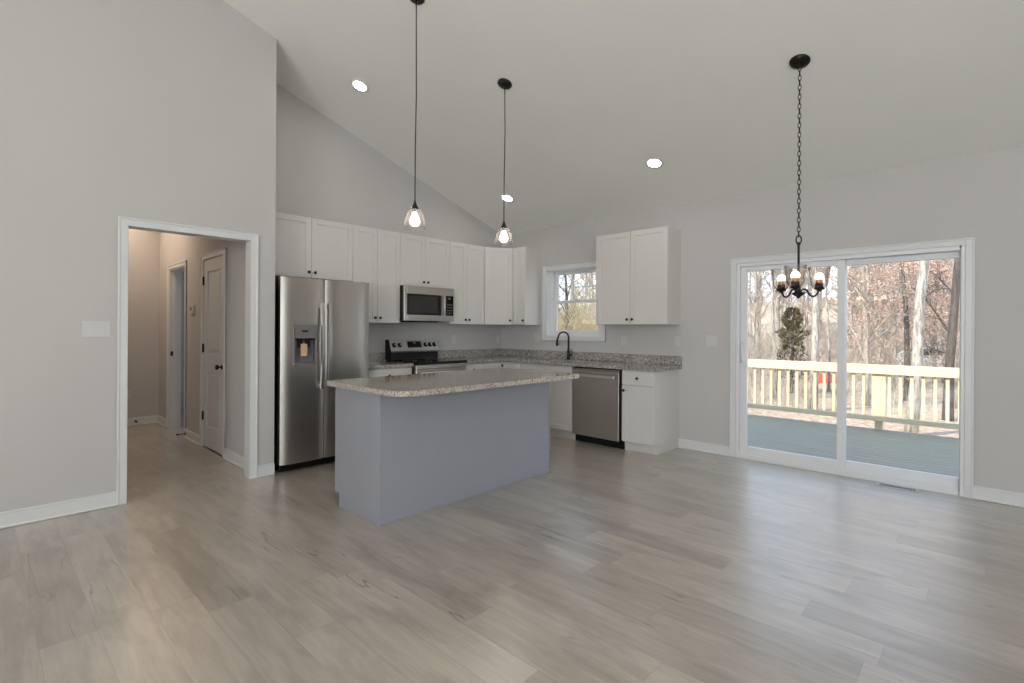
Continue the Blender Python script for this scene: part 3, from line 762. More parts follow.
# ------------------------------------------------------------------ microwave
r = thing('microwave', (0.2, -1.62, 1.385), 'stainless over the range microwave under the short wall cabinet', 'microwave')
MY0, MY1, MZ0, MZ1 = -1.992, -1.2545, 1.392, 1.7985
mb = MB(); mb.box(0.003, 0.372, MY0, MY1, MZ0 + 0.004, MZ1, 0.002); mb.box(0.05, 0.34, MY0 + 0.2, MY1 - 0.2, MZ0 - 0.012, MZ0 + 0.004); make_obj('cabinet_body', mb, M['blackplastic'], r)
mb = MB()
x0, x1 = 0.373, 0.402
PY = -1.385
wy0, wy1, wz0, wz1 = -1.955, -1.455, 1.465, 1.70
mb.box(x0, x1, MY0, wy0, MZ0, MZ1, 0.002); mb.box(x0, x1, wy0, MY1, wz1 + 0.004, MZ1, 0.002); mb.box(x0, x1, wy0, MY1, MZ0, wz0 - 0.004, 0.002); mb.box(x0, x1, wy1, PY, wz0 - 0.004, wz1 + 0.004); mb.box(x0, x1, MY1 - 0.012, MY1, wz0 - 0.004, wz1 + 0.004)
d = make_obj('door', mb, M['steel'], r)
mb = MB(); mb.box(x0, x1 - 0.002, wy0, wy1, wz0 - 0.004, wz1 + 0.004); make_obj('window', mb, M['blackglass'], d)
mb = MB(); mb.box(x1 - 0.002, x1 - 0.0012, wy0 + 0.02, wy1 - 0.06, wz0 + 0.02, wz1 - 0.02); make_obj('window_mesh', mb, M['ovenglass'], d)
mb = MB(); mb.tube([(x1 - 0.004, -1.43, 1.475), (x1 + 0.028, -1.43, 1.49), (x1 + 0.034, -1.43, 1.585), (x1 + 0.028, -1.43, 1.68), (x1 - 0.004, -1.43, 1.695)], 0.011, 10); make_obj('handle', mb, M['steelh'], d)
mb = MB(); mb.box(x0, x1 - 0.001, PY, MY1 - 0.012, wz0 - 0.004, wz1 + 0.004); cp = make_obj('control_panel', mb, M['blackglass'], r)
for i in range(4):
    for jj in range(3):
        mb = MB(); mb.box(x1 - 0.001, x1 + 0.0005, PY + 0.022 + jj * 0.028, PY + 0.040 + jj * 0.028, 1.485 + i * 0.035, 1.497 + i * 0.035)
        make_obj('key', mb, M['greyplastic'], cp)
mb = MB(); mb.box(x1 - 0.001, x1 + 0.0004, PY + 0.03, PY + 0.075, 1.662, 1.682); make_obj('clock_display', mb, M['greyplastic'], cp)

# ------------------------------------------------------------------ range
r = thing('range', (0.32, -1.62, 0), 'black and steel electric range with a slanted knob panel', 'range')
RY0, RY1 = -1.9955, -1.2525
mb = MB(); mb.box(0.03, 0.60, RY0, RY1, 0.02, 0.893, 0.002); mb.box(0.06, 0.56, RY0 + 0.02, RY1 - 0.02, 0.001, 0.02); make_obj('body', mb, M['blackplastic'], r)
mb = MB(); mb.box(0.03, 0.655, RY0 + 0.0005, RY1 - 0.0005, 0.894, 0.922, 0.006, 2); ct = make_obj('cooktop', mb, M['blackglass'], r)
for (x, y, q) in ((0.25, -1.80, 0.085), (0.25, -1.44, 0.105), (0.50, -1.80, 0.11), (0.50, -1.44, 0.085)):
    mb = MB(); mb.lathe([(q, 0), (q, 0.0006), (q - 0.004, 0.0006), (q - 0.004, 0)], (x, y, 0.922), (0, 0, 1), 28)
    make_obj('burner_ring', mb, M['greyplastic'], ct)
mb = MB(); mb.prism([(0.03, 0.923), (0.10, 0.923), (0.095, 1.02), (0.03, 1.02)], RY0 + 0.012, RY1 - 0.012, 'y'); make_obj('backguard_base', mb, M['blackglass'], r)
mb = MB(); mb.prism([(0.025, 1.012), (0.118, 1.012), (0.122, 1.03), (0.078, 1.163), (0.025, 1.163)], RY0 + 0.014, RY1 - 0.006, 'y')
bg_ = make_obj('control_panel', mb, M['steel'], r)
mb = MB(); mb.prism([(0.02, 0.923), (0.10, 0.923), (0.122, 1.01), (0.124, 1.03), (0.080, 1.166), (0.02, 1.166)], RY0, RY0 + 0.013, 'y'); make_obj('panel_end', mb, M['blackplastic'], r)
ns = Vector((0.133, 0, 0.044)).normalized()
def onp(y, z, e=0.0): return Vector((0.122 - (z - 1.03) * 0.044 / 0.133, y, z)) + ns * e
for y in (-1.925, -1.845, -1.465, -1.395, -1.325):
    mb = MB(); mb.lathe([(0, 0), (0.029, 0), (0.029, 0.004), (0.022, 0.008), (0.020, 0.026), (0.017, 0.029), (0, 0.029)], onp(y, 1.10), ns, 18)
    k = make_obj('knob', mb, M['blackplastic'], bg_)
    mb = MB(); mb.lathe([(0, 0.0295), (0.0145, 0.0295), (0.0145, 0.031), (0, 0.0315)], onp(y, 1.10), ns, 16); make_obj('knob_face', mb, M['steelh'], bg_)
mb = MB(); a, b = onp(-1.735, 1.07, 0.0), onp(-1.735, 1.14, 0.0)
def slab_on(mb, y0, y1, z0, z1, e0, e1): mb.hexa([onp(y0, z0, e0), onp(y0, z0, e1), onp(y1, z0, e1), onp(y1, z0, e0), onp(y0, z1, e0), onp(y0, z1, e1), onp(y1, z1, e1), onp(y1, z1, e0)])
slab_on(mb, -1.735, -1.53, 1.066, 1.142, -0.002, 0.002); make_obj('display', mb, M['blackglass'], bg_)
mb = MB(); slab_on(mb, -1.65, -1.61, 1.115, 1.13, 0.002, 0.0025); make_obj('clock', mb, M['greyplastic'], bg_)
mb = MB()
mb.box(0.601, 0.64, RY0 + 0.004, RY1 - 0.004, 0.845, 0.892, 0.003); mb.box(0.601, 0.64, RY0 + 0.004, RY1 - 0.004, 0.24, 0.842, 0.004)
d = make_obj('oven_door', mb, M['steel'], r)
mb = MB(); mb.box(0.6395, 0.642, RY0 + 0.12, RY1 - 0.12, 0.40, 0.70, 0.001); make_obj('oven_window', mb, M['blackglass'], d)
mb = MB(); mb.tube([(0.685, RY0 + 0.04, 0.802), (0.685, RY1 - 0.04, 0.802)], 0.013, 12)
for y in (RY0 + 0.07, RY1 - 0.07): mb.tube([(0.638, y, 0.802), (0.685, y, 0.802)], 0.010, 8)
make_obj('handle', mb, M['steelh'], d)
mb = MB(); mb.box(0.601, 0.635, RY0 + 0.004, RY1 - 0.004, 0.06, 0.235, 0.004); make_obj('drawer', mb, M['steel'], r)

# ------------------------------------------------------------------ island
IX0, IX1, IY0, IY1 = 1.742, 2.352, -3.5266, -1.7595
r = thing('kitchen_island', ((IX0 + IX1) / 2, (IY0 + IY1) / 2, 0), 'blue grey painted kitchen island cabinet in the middle of the floor', 'island')
mb = MB(); mb.box(IX0 + 0.022, IX1 - 0.008, IY0 + 0.02, IY1 - 0.02, 0.10, 0.876); mb.box(IX0 + 0.078, IX1 - 0.008, IY0 + 0.02, IY1 - 0.02, 0.001, 0.10); make_obj('carcass', mb, M['island'], r)
for (y0, y1) in ((IY0, IY0 + 0.019), (IY1 - 0.019, IY1)):
    mb = MB(); mb.prism([(IX0 + 0.012, 0.10), (IX0 + 0.078, 0.10), (IX0 + 0.078, 0.0005), (IX1 - 0.007, 0.0005), (IX1 - 0.007, 0.876), (IX0 + 0.012, 0.876)], y0, y1, 'y'); make_obj('end_panel', mb, M['island'], r)
mb = MB(); mb.box(IX1 - 0.007, IX1, IY0 + 0.0005, IY1 - 0.0005, 0.0005, 0.876, 0.001); make_obj('back_panel', mb, M['island'], r)
for y_, yw_ in ((IY1 - 0.016, 0.016), (IY0, 0.010)):
    mb = MB(); mb.box(IX1 + 0.0005, IX1 + 0.0045, y_, y_ + yw_, 0.0005, 0.876, 0.001); make_obj('corner_strip', mb, M['island'], r)
fI = Frame((IX0 + 0.0205, 0, 0), (0, 1, 0), (-1, 0, 0))
n_ = 4; wd = (IY1 - IY0 - 0.008) / n_
for i in range(n_):
    a = IY0 + 0.004 + i * wd; b = a + wd
    add_drawer(r, fI, a, b, 0.713, 0.868, 0.0, True, 'island')
    add_door(r, fI, a, b, 0.108, 0.709, 0.0, b - 0.03 if i % 2 == 0 else a + 0.03, 0.655, 'island')
r = thing('island_worktop', (2.18, -2.65, 0.877), 'light speckled granite slab with rounded corners on the island', 'worktop')
X0_, X1_, Y0_, Y1_ = 1.700, 2.665, -3.580, -1.715
pts = []
for (cx_, cy_, a0, rr) in ((X1_, Y0_, -90, 0.12), (X1_, Y1_, 0, 0.03), (X0_, Y1_, 90, 0.03), (X0_, Y0_, 180, 0.03)):
    ccx = cx_ - rr if cx_ == X1_ else cx_ + rr; ccy = cy_ - rr if cy_ == Y1_ else cy_ + rr
    for i in range(9): t = R(a0 + 90 * i / 8); pts.append((ccx + rr * math.cos(t), ccy + rr * math.sin(t)))
mb = MB(); mb.prism(pts, 0.877, 0.913)
E_ = [e for e in mb.bm.edges if abs(e.verts[0].co.z - e.verts[1].co.z) < 1e-6]
bmesh.ops.bevel(mb.bm, geom=E_, offset=0.006, segments=3, profile=0.5, affect='EDGES')
make_obj('slab', mb, M['granite_i'], r)

# ------------------------------------------------------------------ lamps
cn = Vector((0, -SL, -1)).normalized()                     # out of the sloping ceiling, downwards
def on_ceil(x, y): return Vector((x, y, ceil_z(y)))
def recessed(x, y, label):
    r = thing('recessed_light', on_ceil(x, y), label, 'ceiling light', 'recessed ceiling lights')
    o = on_ceil(x, y)
    mb = MB(); mb.lathe([(0.090, 0.0), (0.088, 0.005), (0.066, 0.007), (0.062, 0.002), (0.062, 0.0)], o, cn, 32); make_obj('trim_ring', mb, M['trim'], r)
    mb = MB(); mb.lathe([(0, 0.003), (0.0615, 0.003)], o, cn, 28); l = make_obj('lens', mb, M['lamp'], r); l['label'] = 'glowing round lens'
recessed(0.858, -2.83, 'lit recessed ceiling light nearest the left wall')
recessed(0.850, -0.775, 'lit recessed ceiling light above the corner wall cabinet')
recessed(2.858, -0.772, 'lit recessed ceiling light above the cabinet right of the sink window')

def pendant(x, y, label):
    zs = 2.035
    r = thing('pendant_lamp', (x, y, zs), label, 'pendant lamp', 'pendant lamps over the island')
    o = on_ceil(x, y)
    mb = MB(); mb.lathe([(0, 0.024), (0.02, 0.024), (0.052, 0.018), (0.064, 0.008), (0.064, 0.0), (0, 0)], o, cn, 28); make_obj('canopy', mb, M['black'], r)
    mb = MB(); mb.tube([(x, y, o.z - 0.02), (x + 0.004, y + 0.003, 3.0), (x - 0.002, y + 0.001, 2.6), (x, y, 2.225)], 0.0042, 8); make_obj('cord', mb, M['black'], r)
    mb = MB(); mb.lathe([(0, 0.205), (0.006, 0.205), (0.008, 0.19), (0.020, 0.160), (0.028, 0.150), (0.028, 0.142), (0, 0.142)], (x, y, zs), (0, 0, 1), 20); make_obj('socket_cap', mb, M['black'], r)
    mb = MB(); mb.lathe([(0.024, 0.143), (0.042, 0.138), (0.056, 0.118), (0.068, 0.082), (0.076, 0.040), (0.081, 0.008), (0.083, 0.003), (0.081, -0.001), (0.077, 0.002), (0.072, 0.040), (0.064, 0.081), (0.053, 0.114), (0.040, 0.134), (0.024, 0.139)], (x, y, zs), (0, 0, 1), 36); make_obj('glass_shade', mb, M['shade_p'], r)
    mb = MB(); mb.lathe([(0, 0.016), (0.016, 0.018), (0.031, 0.030), (0.036, 0.050), (0.031, 0.076), (0.018, 0.100), (0.013, 0.118)], (x, y, zs), (0, 0, 1), 20); b = make_obj('bulb', mb, M['bulb'], r); b['label'] = 'glowing bulb'
    mb = MB(); mb.lathe([(0, 0.118), (0.015, 0.118), (0.015, 0.142), (0, 0.142)], (x, y, zs), (0, 0, 1), 16); make_obj('socket', mb, M['greyplastic'], r)
pendant(2.2, -3.147, 'clear glass pendant lamp over the island end nearest the refrigerator')
pendant(2.205, -2.218, 'clear glass pendant lamp over the island end toward the sink')

# chandelier
HXc, HYc = 4.303, -1.443
r = thing('chandelier', (HXc, HYc, 1.53), 'dark bronze three light chandelier hanging on a chain before the patio door', 'chandelier')
o = on_ceil(HXc, HYc)
mb = MB(); mb.lathe([(0, 0.026), (0.03, 0.026), (0.058, 0.016), (0.065, 0.005), (0.065, 0), (0, 0)], o, cn, 28); mb.tube([o, (o.x, o.y, o.z - 0.04)], 0.010, 10); make_obj('canopy', mb, M['bronze'], r)
zt, zb = o.z - 0.035, 1.955
nl = 36; st = (zt - zb) / nl
for i in range(nl):
    z = zt - st * (i + 0.5)
    mb = MB(); a = (1, 0, 0) if i % 2 == 0 else (0, 1, 0)
    mb.torus((HXc, HYc, z), a, (0, 0, 1), 0.0095, st * 0.5 + 0.0045, 0.0026, 12, 6)
    make_obj('chain_link', mb, M['bronze'], r)
mb = MB(); mb.torus((HXc, HYc, 1.932), (1, 0.3, 0), (0, 0, 1), 0.016, 0.030, 0.0045, 18, 8); make_obj('loop', mb, M['bronze'], r)
mb = MB(); mb.lathe([(0, 0.385), (0.010, 0.385), (0.012, 0.37), (0.0075, 0.36), (0.0075, 0.10), (0.013, 0.095), (0.016, 0.06), (0.013, 0.045), (0.036, 0.038), (0.042, 0.030), (0.030, 0.018), (0.012, 0.008), (0.010, 0.0), (0, -0.006)], (HXc, HYc, 1.530), (0, 0, 1), 20); make_obj('stem', mb, M['bronze'], r)
for ang in (-84, 36, 156):
    c, s = math.cos(R(ang)), math.sin(R(ang)); rr = 0.135
    pts = []
    for i in range(19):
        t = i / 18; q = 0.012 + (rr - 0.012) * t
        z = 1.574 + 0.016 * math.sin(PI * min(1, t * 2.2)) - 0.034 * (math.sin(PI * (t - 0.35) / 0.65) if t > 0.35 else 0)
        if t > 0.9: z += 0.10 * (t - 0.9)
        pts.append((HXc + c * q, HYc + s * q, z))
    pts.append((HXc + c * rr, HYc + s * rr, 1.590))
    mb = MB(); mb.tube(pts, 0.0062, 10); arm = make_obj('arm', mb, M['bronze'], r)
    bx_, by_ = HXc + c * rr, HYc + s * rr
    mb = MB(); mb.lathe([(0, -0.012), (0.012, -0.012), (0.016, 0.0), (0.034, 0.003), (0.035, 0.009), (0, 0.009)], (bx_, by_, 1.586), (0, 0, 1), 22); make_obj('cup', mb, M['bronze'], arm)
    mb = MB(); mb.lathe([(0, 0.0), (0.0255, 0.0), (0.0255, 0.036), (0, 0.036)], (bx_, by_, 1.596), (0, 0, 1), 18); make_obj('socket_sleeve', mb, M['bronze'], arm)
    mb = MB(); mb.lathe([(0, 0.0), (0.0205, 0.0), (0.022, 0.026), (0, 0.026)], (bx_, by_, 1.6325), (0, 0, 1), 18); make_obj('bulb_neck', mb, M['amber'], arm)
    mb = MB(); mb.lathe([(0, 0.044), (0.014, 0.041), (0.023, 0.031), (0.0275, 0.018), (0.027, 0.006), (0.021, 0.0)], (bx_, by_, 1.6588), (0, 0, 1), 20); make_obj('bulb', mb, M['bulbc'], arm)
    mb = MB(); mb.lathe([(0.026, 0.0), (0.044, 0.008), (0.053, 0.028), (0.059, 0.080), (0.068, 0.142), (0.069, 0.146), (0.066, 0.146), (0.057, 0.080), (0.051, 0.030), (0.042, 0.011), (0.026, 0.003)], (bx_, by_, 1.5955), (0, 0, 1), 32); make_obj('glass_shade', mb, M['shade'], arm)

# ------------------------------------------------------------------ outlets, switches, vent, small hall things
def plate(fr, u, z, gang, kind, label, cat, grp):
    w_ = 0.07 + 0.046 * (gang - 1)
    r = thing('switch_plate' if kind == 's' else 'outlet', fr.p(u, 0, z), label, cat, grp)
    mb = MB(); fr.box(mb, u - w_ / 2, u + w_ / 2, 0.0005, 0.006, z - 0.057, z + 0.057, 0.002); make_obj('cover_plate', mb, M['plastic'], r)
    for g in range(gang):
        ug = u + (g - (gang - 1) / 2) * 0.046
        mb = MB()
        if kind == 's':
            fr.box(mb, ug - 0.005, ug + 0.005, 0.006, 0.008, z - 0.012, z + 0.012); fr.box(mb, ug - 0.0035, ug + 0.0035, 0.006, 0.017, z - 0.002, z + 0.009, 0.001)
            make_obj('toggle', mb, M['plastic'], r)
        else:
            for dz in (-0.02, 0.02): fr.box(mb, ug - 0.016, ug + 0.016, 0.006, 0.0085, z + dz - 0.014, z + dz + 0.014, 0.003)
            so = make_obj('socket', mb, M['plastic'], r)
            mb = MB()
            for dz in (-0.02, 0.02):
                for du in (-0.006, 0.006): fr.box(mb, ug + du - 0.001, ug + du + 0.001, 0.0084, 0.0088, z + dz - 0.004, z + dz + 0.005)
            make_obj('slot', mb, M['black'], so)
plate(fl, -4.765, 1.284, 3, 's', 'white three gang light switch plate left of the hall opening', 'light switch', 'light switches')
plate(fW, 3.127, 1.189, 2, 's', 'white two gang light switch plate left of the patio door', 'light switch', 'light switches')
plate(fW, 0.693, 1.19, 1, 'o', 'white outlet under the narrow cabinet left of the sink window', 'outlet', 'wall outlets')
plate(fW, 2.069, 1.175, 1, 'o', 'white outlet under the cabinet right of the sink window', 'outlet', 'wall outlets')
plate(fW, 2.745, 1.177, 1, 's', 'single white light switch above the right end of the counter', 'light switch', 'light switches')
plate(fR, -0.919, 1.156, 1, 'o', 'white outlet above the counter just right of the range', 'outlet', 'wall outlets')
plate(fR, -0.075, 1.15, 1, 'o', 'white outlet in the counter corner under the diagonal cabinet', 'outlet', 'wall outlets')
plate(fe, -3.985, 0.42, 1, 'o', 'white outlet low on the hall end wall', 'outlet', 'wall outlets')
r = thing('thermostat', fh.p(-1.36, 0, 1.5), 'small white thermostat on the hall wall between the doorways', 'thermostat')
mb = MB(); fh.box(mb, -1.43, -1.29, 0.0005, 0.022, 1.45, 1.55, 0.004); make_obj('housing', mb, M['plastic'], r)
mb = MB(); fh.box(mb, -1.41, -1.34, 0.022, 0.0235, 1.49, 1.53, 0.0005); make_obj('display', mb, M['greyplastic'], r)
mb = MB(); mb.lathe([(0, 0), (0.013, 0), (0.013, 0.006), (0.005, 0.010), (0.005, 0.06), (0.011, 0.062), (0.011, 0.078), (0, 0.08)], fe.p(-3.90, 0.0145, 0.055), (1, 0, 0), 14)
tag(make_obj('door_stop', mb, M['black']), 'small black door stop on the hall end wall baseboard', 'door stop', 'black door stops')
mb = MB(); mb.lathe([(0, 0), (0.013, 0), (0.013, 0.006), (0.005, 0.010), (0.005, 0.07), (0.011, 0.072), (0.011, 0.088), (0, 0.09)], fh.p(-1.60, 0.0145, 0.05), (0, -1, 0), 14)
tag(make_obj('door_stop', mb, M['black']), 'black door stop beside the open doorway in the hall', 'door stop', 'black door stops')
r = thing('floor_vent', (4.70, -0.075, 0), 'white slotted floor register in front of the patio door', 'floor vent')
mb = MB(); x0, x1, y0, y1 = 4.572, 4.856, -0.135, -0.012
mb.box(x0, x1, y0, y0 + 0.018, 0.0005, 0.005, 0.002); mb.box(x0, x1, y1 - 0.018, y1, 0.0005, 0.005, 0.002); mb.box(x0, x0 + 0.022, y0, y1, 0.0005, 0.005, 0.002); mb.box(x1 - 0.022, x1, y0, y1, 0.0005, 0.005, 0.002)
make_obj('vent_frame', mb, M['plastic'], r)
mb = MB(); mb.box(x0 + 0.02, x1 - 0.02, y0 + 0.017, y1 - 0.017, 0.0003, 0.0012); make_obj('duct', mb, M['black'], r)
for i in range(15):
    x = x0 + 0.030 + i * 0.0162
    mb = MB(); mb.box(x, x + 0.006, y0 + 0.018, y1 - 0.018, 0.0013, 0.0017); make_obj('louver', mb, M['plastic'], r)

# ------------------------------------------------------------------ deck and railing
DZ = -0.11
mb = MB()
nb = 25; pitch = 0.1385
for i in range(nb):
    y = 0.16 + i * pitch; mb.box(0.3, 9.5, y, y + pitch - 0.009, DZ - 0.035, DZ, 0.003)
struct('deck', mb, M['deck'], 'shaded deck of wooden boards outside the patio door', 'deck')
mb = MB()
mb.box(0.3, 9.5, 0.16 + nb * pitch, 0.16 + nb * pitch + 0.035, DZ - 0.26, DZ - 0.01)
for i in range(16): mb.box(0.4 + i * 0.6, 0.44 + i * 0.6, 0.16, 0.16 + nb * pitch, DZ - 0.22, DZ - 0.036)
struct('trim_2', mb, M['deck'])
RYD = 3.50
r = thing('deck_railing', (4.0, RYD, DZ), 'new pine deck railing with square balusters', 'railing')
mb = MB(); mb.box(1.4, 8.2, RYD, RYD + 0.038, 0.690, 0.825, 0.003); make_obj('top_rail', mb, M['pine'], r)
mb = MB(); mb.box(1.4, 8.2, RYD, RYD + 0.038, 0.016, 0.088, 0.003); make_obj('bottom_rail', mb, M['pine'], r)
posts = (1.62, 4.112, 6.6)
sp = 0.1252; x = 4.112 - 0.1852 - 20 * sp
xs = [3.808 - k * sp for k in range(19)] + [3.933] + [4.236 + k * sp for k in range(31)]
for x in xs:
    if any(abs(x - p) < 0.10 for p in posts): continue
    mb = MB(); mb.box(x - 0.019, x + 0.019, RYD + 0.039, RYD + 0.077, 0.022, 0.80, 0.002); make_obj('baluster', mb, M['pinev'], r)
for x in posts:
    mb = MB(); mb.box(x - 0.082, x + 0.082, RYD + 0.0385, RYD + 0.13, 0.06, 0.80, 0.004); mb.box(x - 0.045, x + 0.045, RYD + 0.0385, RYD + 0.128, DZ - 0.25, 0.06, 0.003); make_obj('post', mb, M['pinev'], r)

# ------------------------------------------------------------------ woods
def gz(x, y):
    d = max(0.0, y - 4)
    z = -1.25
    if d > 40: z += 0.13 * (d - 40)
    return z + 0.10 * math.sin(x * 0.31 + y * 0.17) + 0.07 * math.sin(x * 0.7 - y * 0.43)
mb = MB(); NX, NY = 60, 60
gx = [-75 + 130 * i / NX for i in range(NX + 1)]; gy = [0.3 + 110 * (j / NY) ** 1.7 for j in range(NY + 1)]
vs = [[mb.bm.verts.new((x, y, gz(x, y))) for x in gx] for y in gy]
for j_ in range(NY):
    for i in range(NX):
        f = mb.bm.faces.new((vs[j_][i], vs[j_][i + 1], vs[j_ + 1][i + 1], vs[j_ + 1][i])); f.smooth = True
struct('ground', mb, M['leaflitter'], 'sunlit ground covered in brown leaves beyond the deck', 'ground')

def tree_mesh(seed, H, r0, leaf=None, nb_=26, lean=(0, 0), low=0.22, spread=0.75, twig_r=0.011, shape=1.0):
    rnd = random.Random(seed)
    tr = MB(); br = MB(); lf = MB()
    n = 10; pts = []; rad = []
    ox = oy = 0
    for i in range(n + 1):
        t = i / n
        ox += rnd.uniform(-.012, .012) * H * (0.3 + t); oy += rnd.uniform(-.012, .012) * H * (0.3 + t)
        pts.append(Vector((ox + lean[0] * H * t, oy + lean[1] * H * t, H * t - 0.25 * (i == 0)))); rad.append(max(0.012, r0 * (1 - 0.86 * t) * (1.25 if i == 0 else 1)))
    tr.tube(pts, rad, 8)
    def P(t):
        q = t * n; i = min(int(q), n - 1); return pts[i].lerp(pts[i + 1], q - i), rad[i] * (1 - (q - i)) + rad[i + 1] * (q - i)
    def leaves(p, d, k):
        for _ in range(k):
            c = p + Vector((rnd.gauss(0, .12), rnd.gauss(0, .12), rnd.gauss(0, .10)))
            s = rnd.uniform(0.014, 0.028)
            a = Vector((rnd.gauss(0, 1), rnd.gauss(0, 1), rnd.gauss(0, .6))).normalized(); b = a.orthogonal().normalized()
            q = [c - a * s * 1.5, c + b * s * .7, c + a * s * 1.5, c - b * s * .7]
            lf.bm.faces.new([lf.bm.verts.new(z) for z in q])
    for k in range(nb_):
        t = low + (0.97 - low) * (k + rnd.random()) / nb_
        p, rr = P(t)
        az = rnd.uniform(0, 2 * PI); el = R(rnd.uniform(15, 60))
        d = Vector((math.cos(az) * math.cos(el), math.sin(az) * math.cos(el), math.sin(el)))
        Lb = H * rnd.uniform(0.14, 0.26) * (1.15 - 0.7 * t) * spread
        cur = [p]; dd = d.copy()
        for q in range(4):
            dd = (dd + Vector((rnd.gauss(0, .18), rnd.gauss(0, .18), rnd.gauss(0.06, .15)))).normalized()
            cur.append(cur[-1] + dd * Lb / 4)
        b0 = min(rr * 0.55, 0.02 + Lb * 0.012)
        br.tube(cur, [b0, b0 * .8, b0 * .6, b0 * .42, twig_r * .8], 4, False)
        for w_ in range(7):
            i = rnd.randint(1, 4); s0 = cur[i].lerp(cur[i - 1], rnd.random())
            td = (dd + Vector((rnd.gauss(0, .7), rnd.gauss(0, .7), rnd.gauss(0.15, .5)))).normalized()
            tl = Lb * rnd.uniform(.2, .45)
            e = s0 + td * tl; m_ = s0.lerp(e, .5) + Vector((rnd.gauss(0, .04), rnd.gauss(0, .04), rnd.gauss(0, .04))) * tl
            br.tube([s0, m_, e], [twig_r * 1.3, twig_r, twig_r * .6], 3, False)
            for _ in range(3):
                s1 = s0.lerp(e, rnd.uniform(.2, 1)); e1 = s1 + (td + Vector((rnd.gauss(0, .8), rnd.gauss(0, .8), rnd.gauss(.1, .6)))).normalized() * tl * rnd.uniform(.3, .6)
                br.tube([s1, e1], [twig_r * .8, twig_r * .5], 3, False)
                if leaf: leaves(e1, td, leaf)
            if leaf: leaves(e, td, leaf)
    return tr, br, lf

def build_tree(name, loc, label, grp, seed, H, r0, bark, twig='twig', leaf=0, leafmat='beech', leafname='dry_leaves', **k):
    r = thing(name, loc, label, 'tree', grp)
    tr, br, lf = tree_mesh(seed, H, r0, leaf, **k)
    for nm, m_, mt in (('trunk', tr, bark), ('branches', br, twig), (leafname, lf, leafmat)):
        if len(m_.bm.faces) == 0: m_.bm.free(); continue
        o = make_obj(nm, m_, M[mt]); o.parent = r
    return r

GR = 'trees in the woods behind the deck'
def tp(px, dep):
    x, y = at(px, dep); return (x, y, gz(x, y))
# trees one can single out
build_tree('bare_tree', tp(813, 15.5), 'tall pale trunk in the left door pane right of the cedar', GR, 11, 17, 0.115, 'bark_pale', low=0.35)
build_tree('bare_tree', tp(775, 19), 'slim pale trunk left of the cedar in the left door pane', GR, 12, 15, 0.07, 'bark_pale', low=0.3)
build_tree('bare_tree', tp(829.5, 22), 'thin white trunk beside the middle stile of the patio door', GR, 13, 14, 0.055, 'bark_pale', low=0.3)
build_tree('bare_tree', tp(913, 12.5), 'thick pale leaning trunk in the right door pane', GR, 14, 17, 0.125, 'bark_pale', low=0.42, lean=(0.055, 0.03))
build_tree('bare_tree', tp(946, 15), 'dark vine covered trunk right of the thick pale leaning trunk', GR, 15, 15, 0.12, 'bark_dark', 'bark_dark', 6, 'vine', 'vine_leaves', low=0.12, spread=0.45, nb_=20)
build_tree('bare_tree', tp(908, 19), 'dark slender trunk just left of the thick pale leaning trunk', GR, 16, 12, 0.10, 'bark_dark', 'twig', low=0.25)
build_tree('bare_tree', tp(878, 24), 'slim pale trunk rising above the wide railing post', GR, 17, 14, 0.09, 'bark_pale', low=0.3)
build_tree('bare_tree', tp(568.5, 15), 'dark branching tree seen through the sink window', GR, 18, 11, 0.055, 'bark_dark', 'bark_dark', low=0.16)
for px, dep, s in ((868, 17, 21), (935, 20, 22), (893, 23, 23), (958, 17, 24)):
    build_tree('beech_tree', tp(px, dep), 'young tree keeping its dry reddish leaves in the woods behind the deck', 'reddish leaved trees behind the deck', s, 10.5, 0.07, 'bark_grey', 'twig', 11, 'beech', low=0.1, spread=1.25)
# cedar
r = thing('cedar_tree', tp(792, 21), 'dark bushy cedar above the railing in the left door pane', 'tree')
rnd = random.Random(5); o = Vector(r.location)
mb = MB(); mb.tube([o + Vector((0, 0, -0.2)), o + Vector((0.05, 0, 3.4))], [0.10, 0.02], 8); make_obj('trunk', mb, M['bark_dark'], r)
mb = MB()
for k in range(2600):
    t = rnd.random() ** 0.8; z = 0.6 + 2.9 * t
    w_ = (0.95 * (1 - t) ** 0.6 + 0.08) * (0.72 + 0.28 * math.sin(z * 6 + 1.7 * math.sin(t * 9))); az = rnd.uniform(0, 2 * PI); q = w_ * rnd.random() ** 0.45
    c = o + Vector((math.cos(az) * q, math.sin(az) * q, z)); d = Vector((math.cos(az), math.sin(az), rnd.uniform(0.2, 1.0))).normalized()
    b = d.orthogonal().normalized(); b.rotate(Matrix.Rotation(rnd.uniform(0, PI), 3, d)); s = rnd.uniform(.05, .12)
    mb.bm.faces.new([mb.bm.verts.new(p) for p in (c, c + b * s * .4 + d * s * .5, c + d * s * 1.5, c - b * s * .4 + d * s * .5)])
make_obj('foliage', mb, M['cedar'], r)
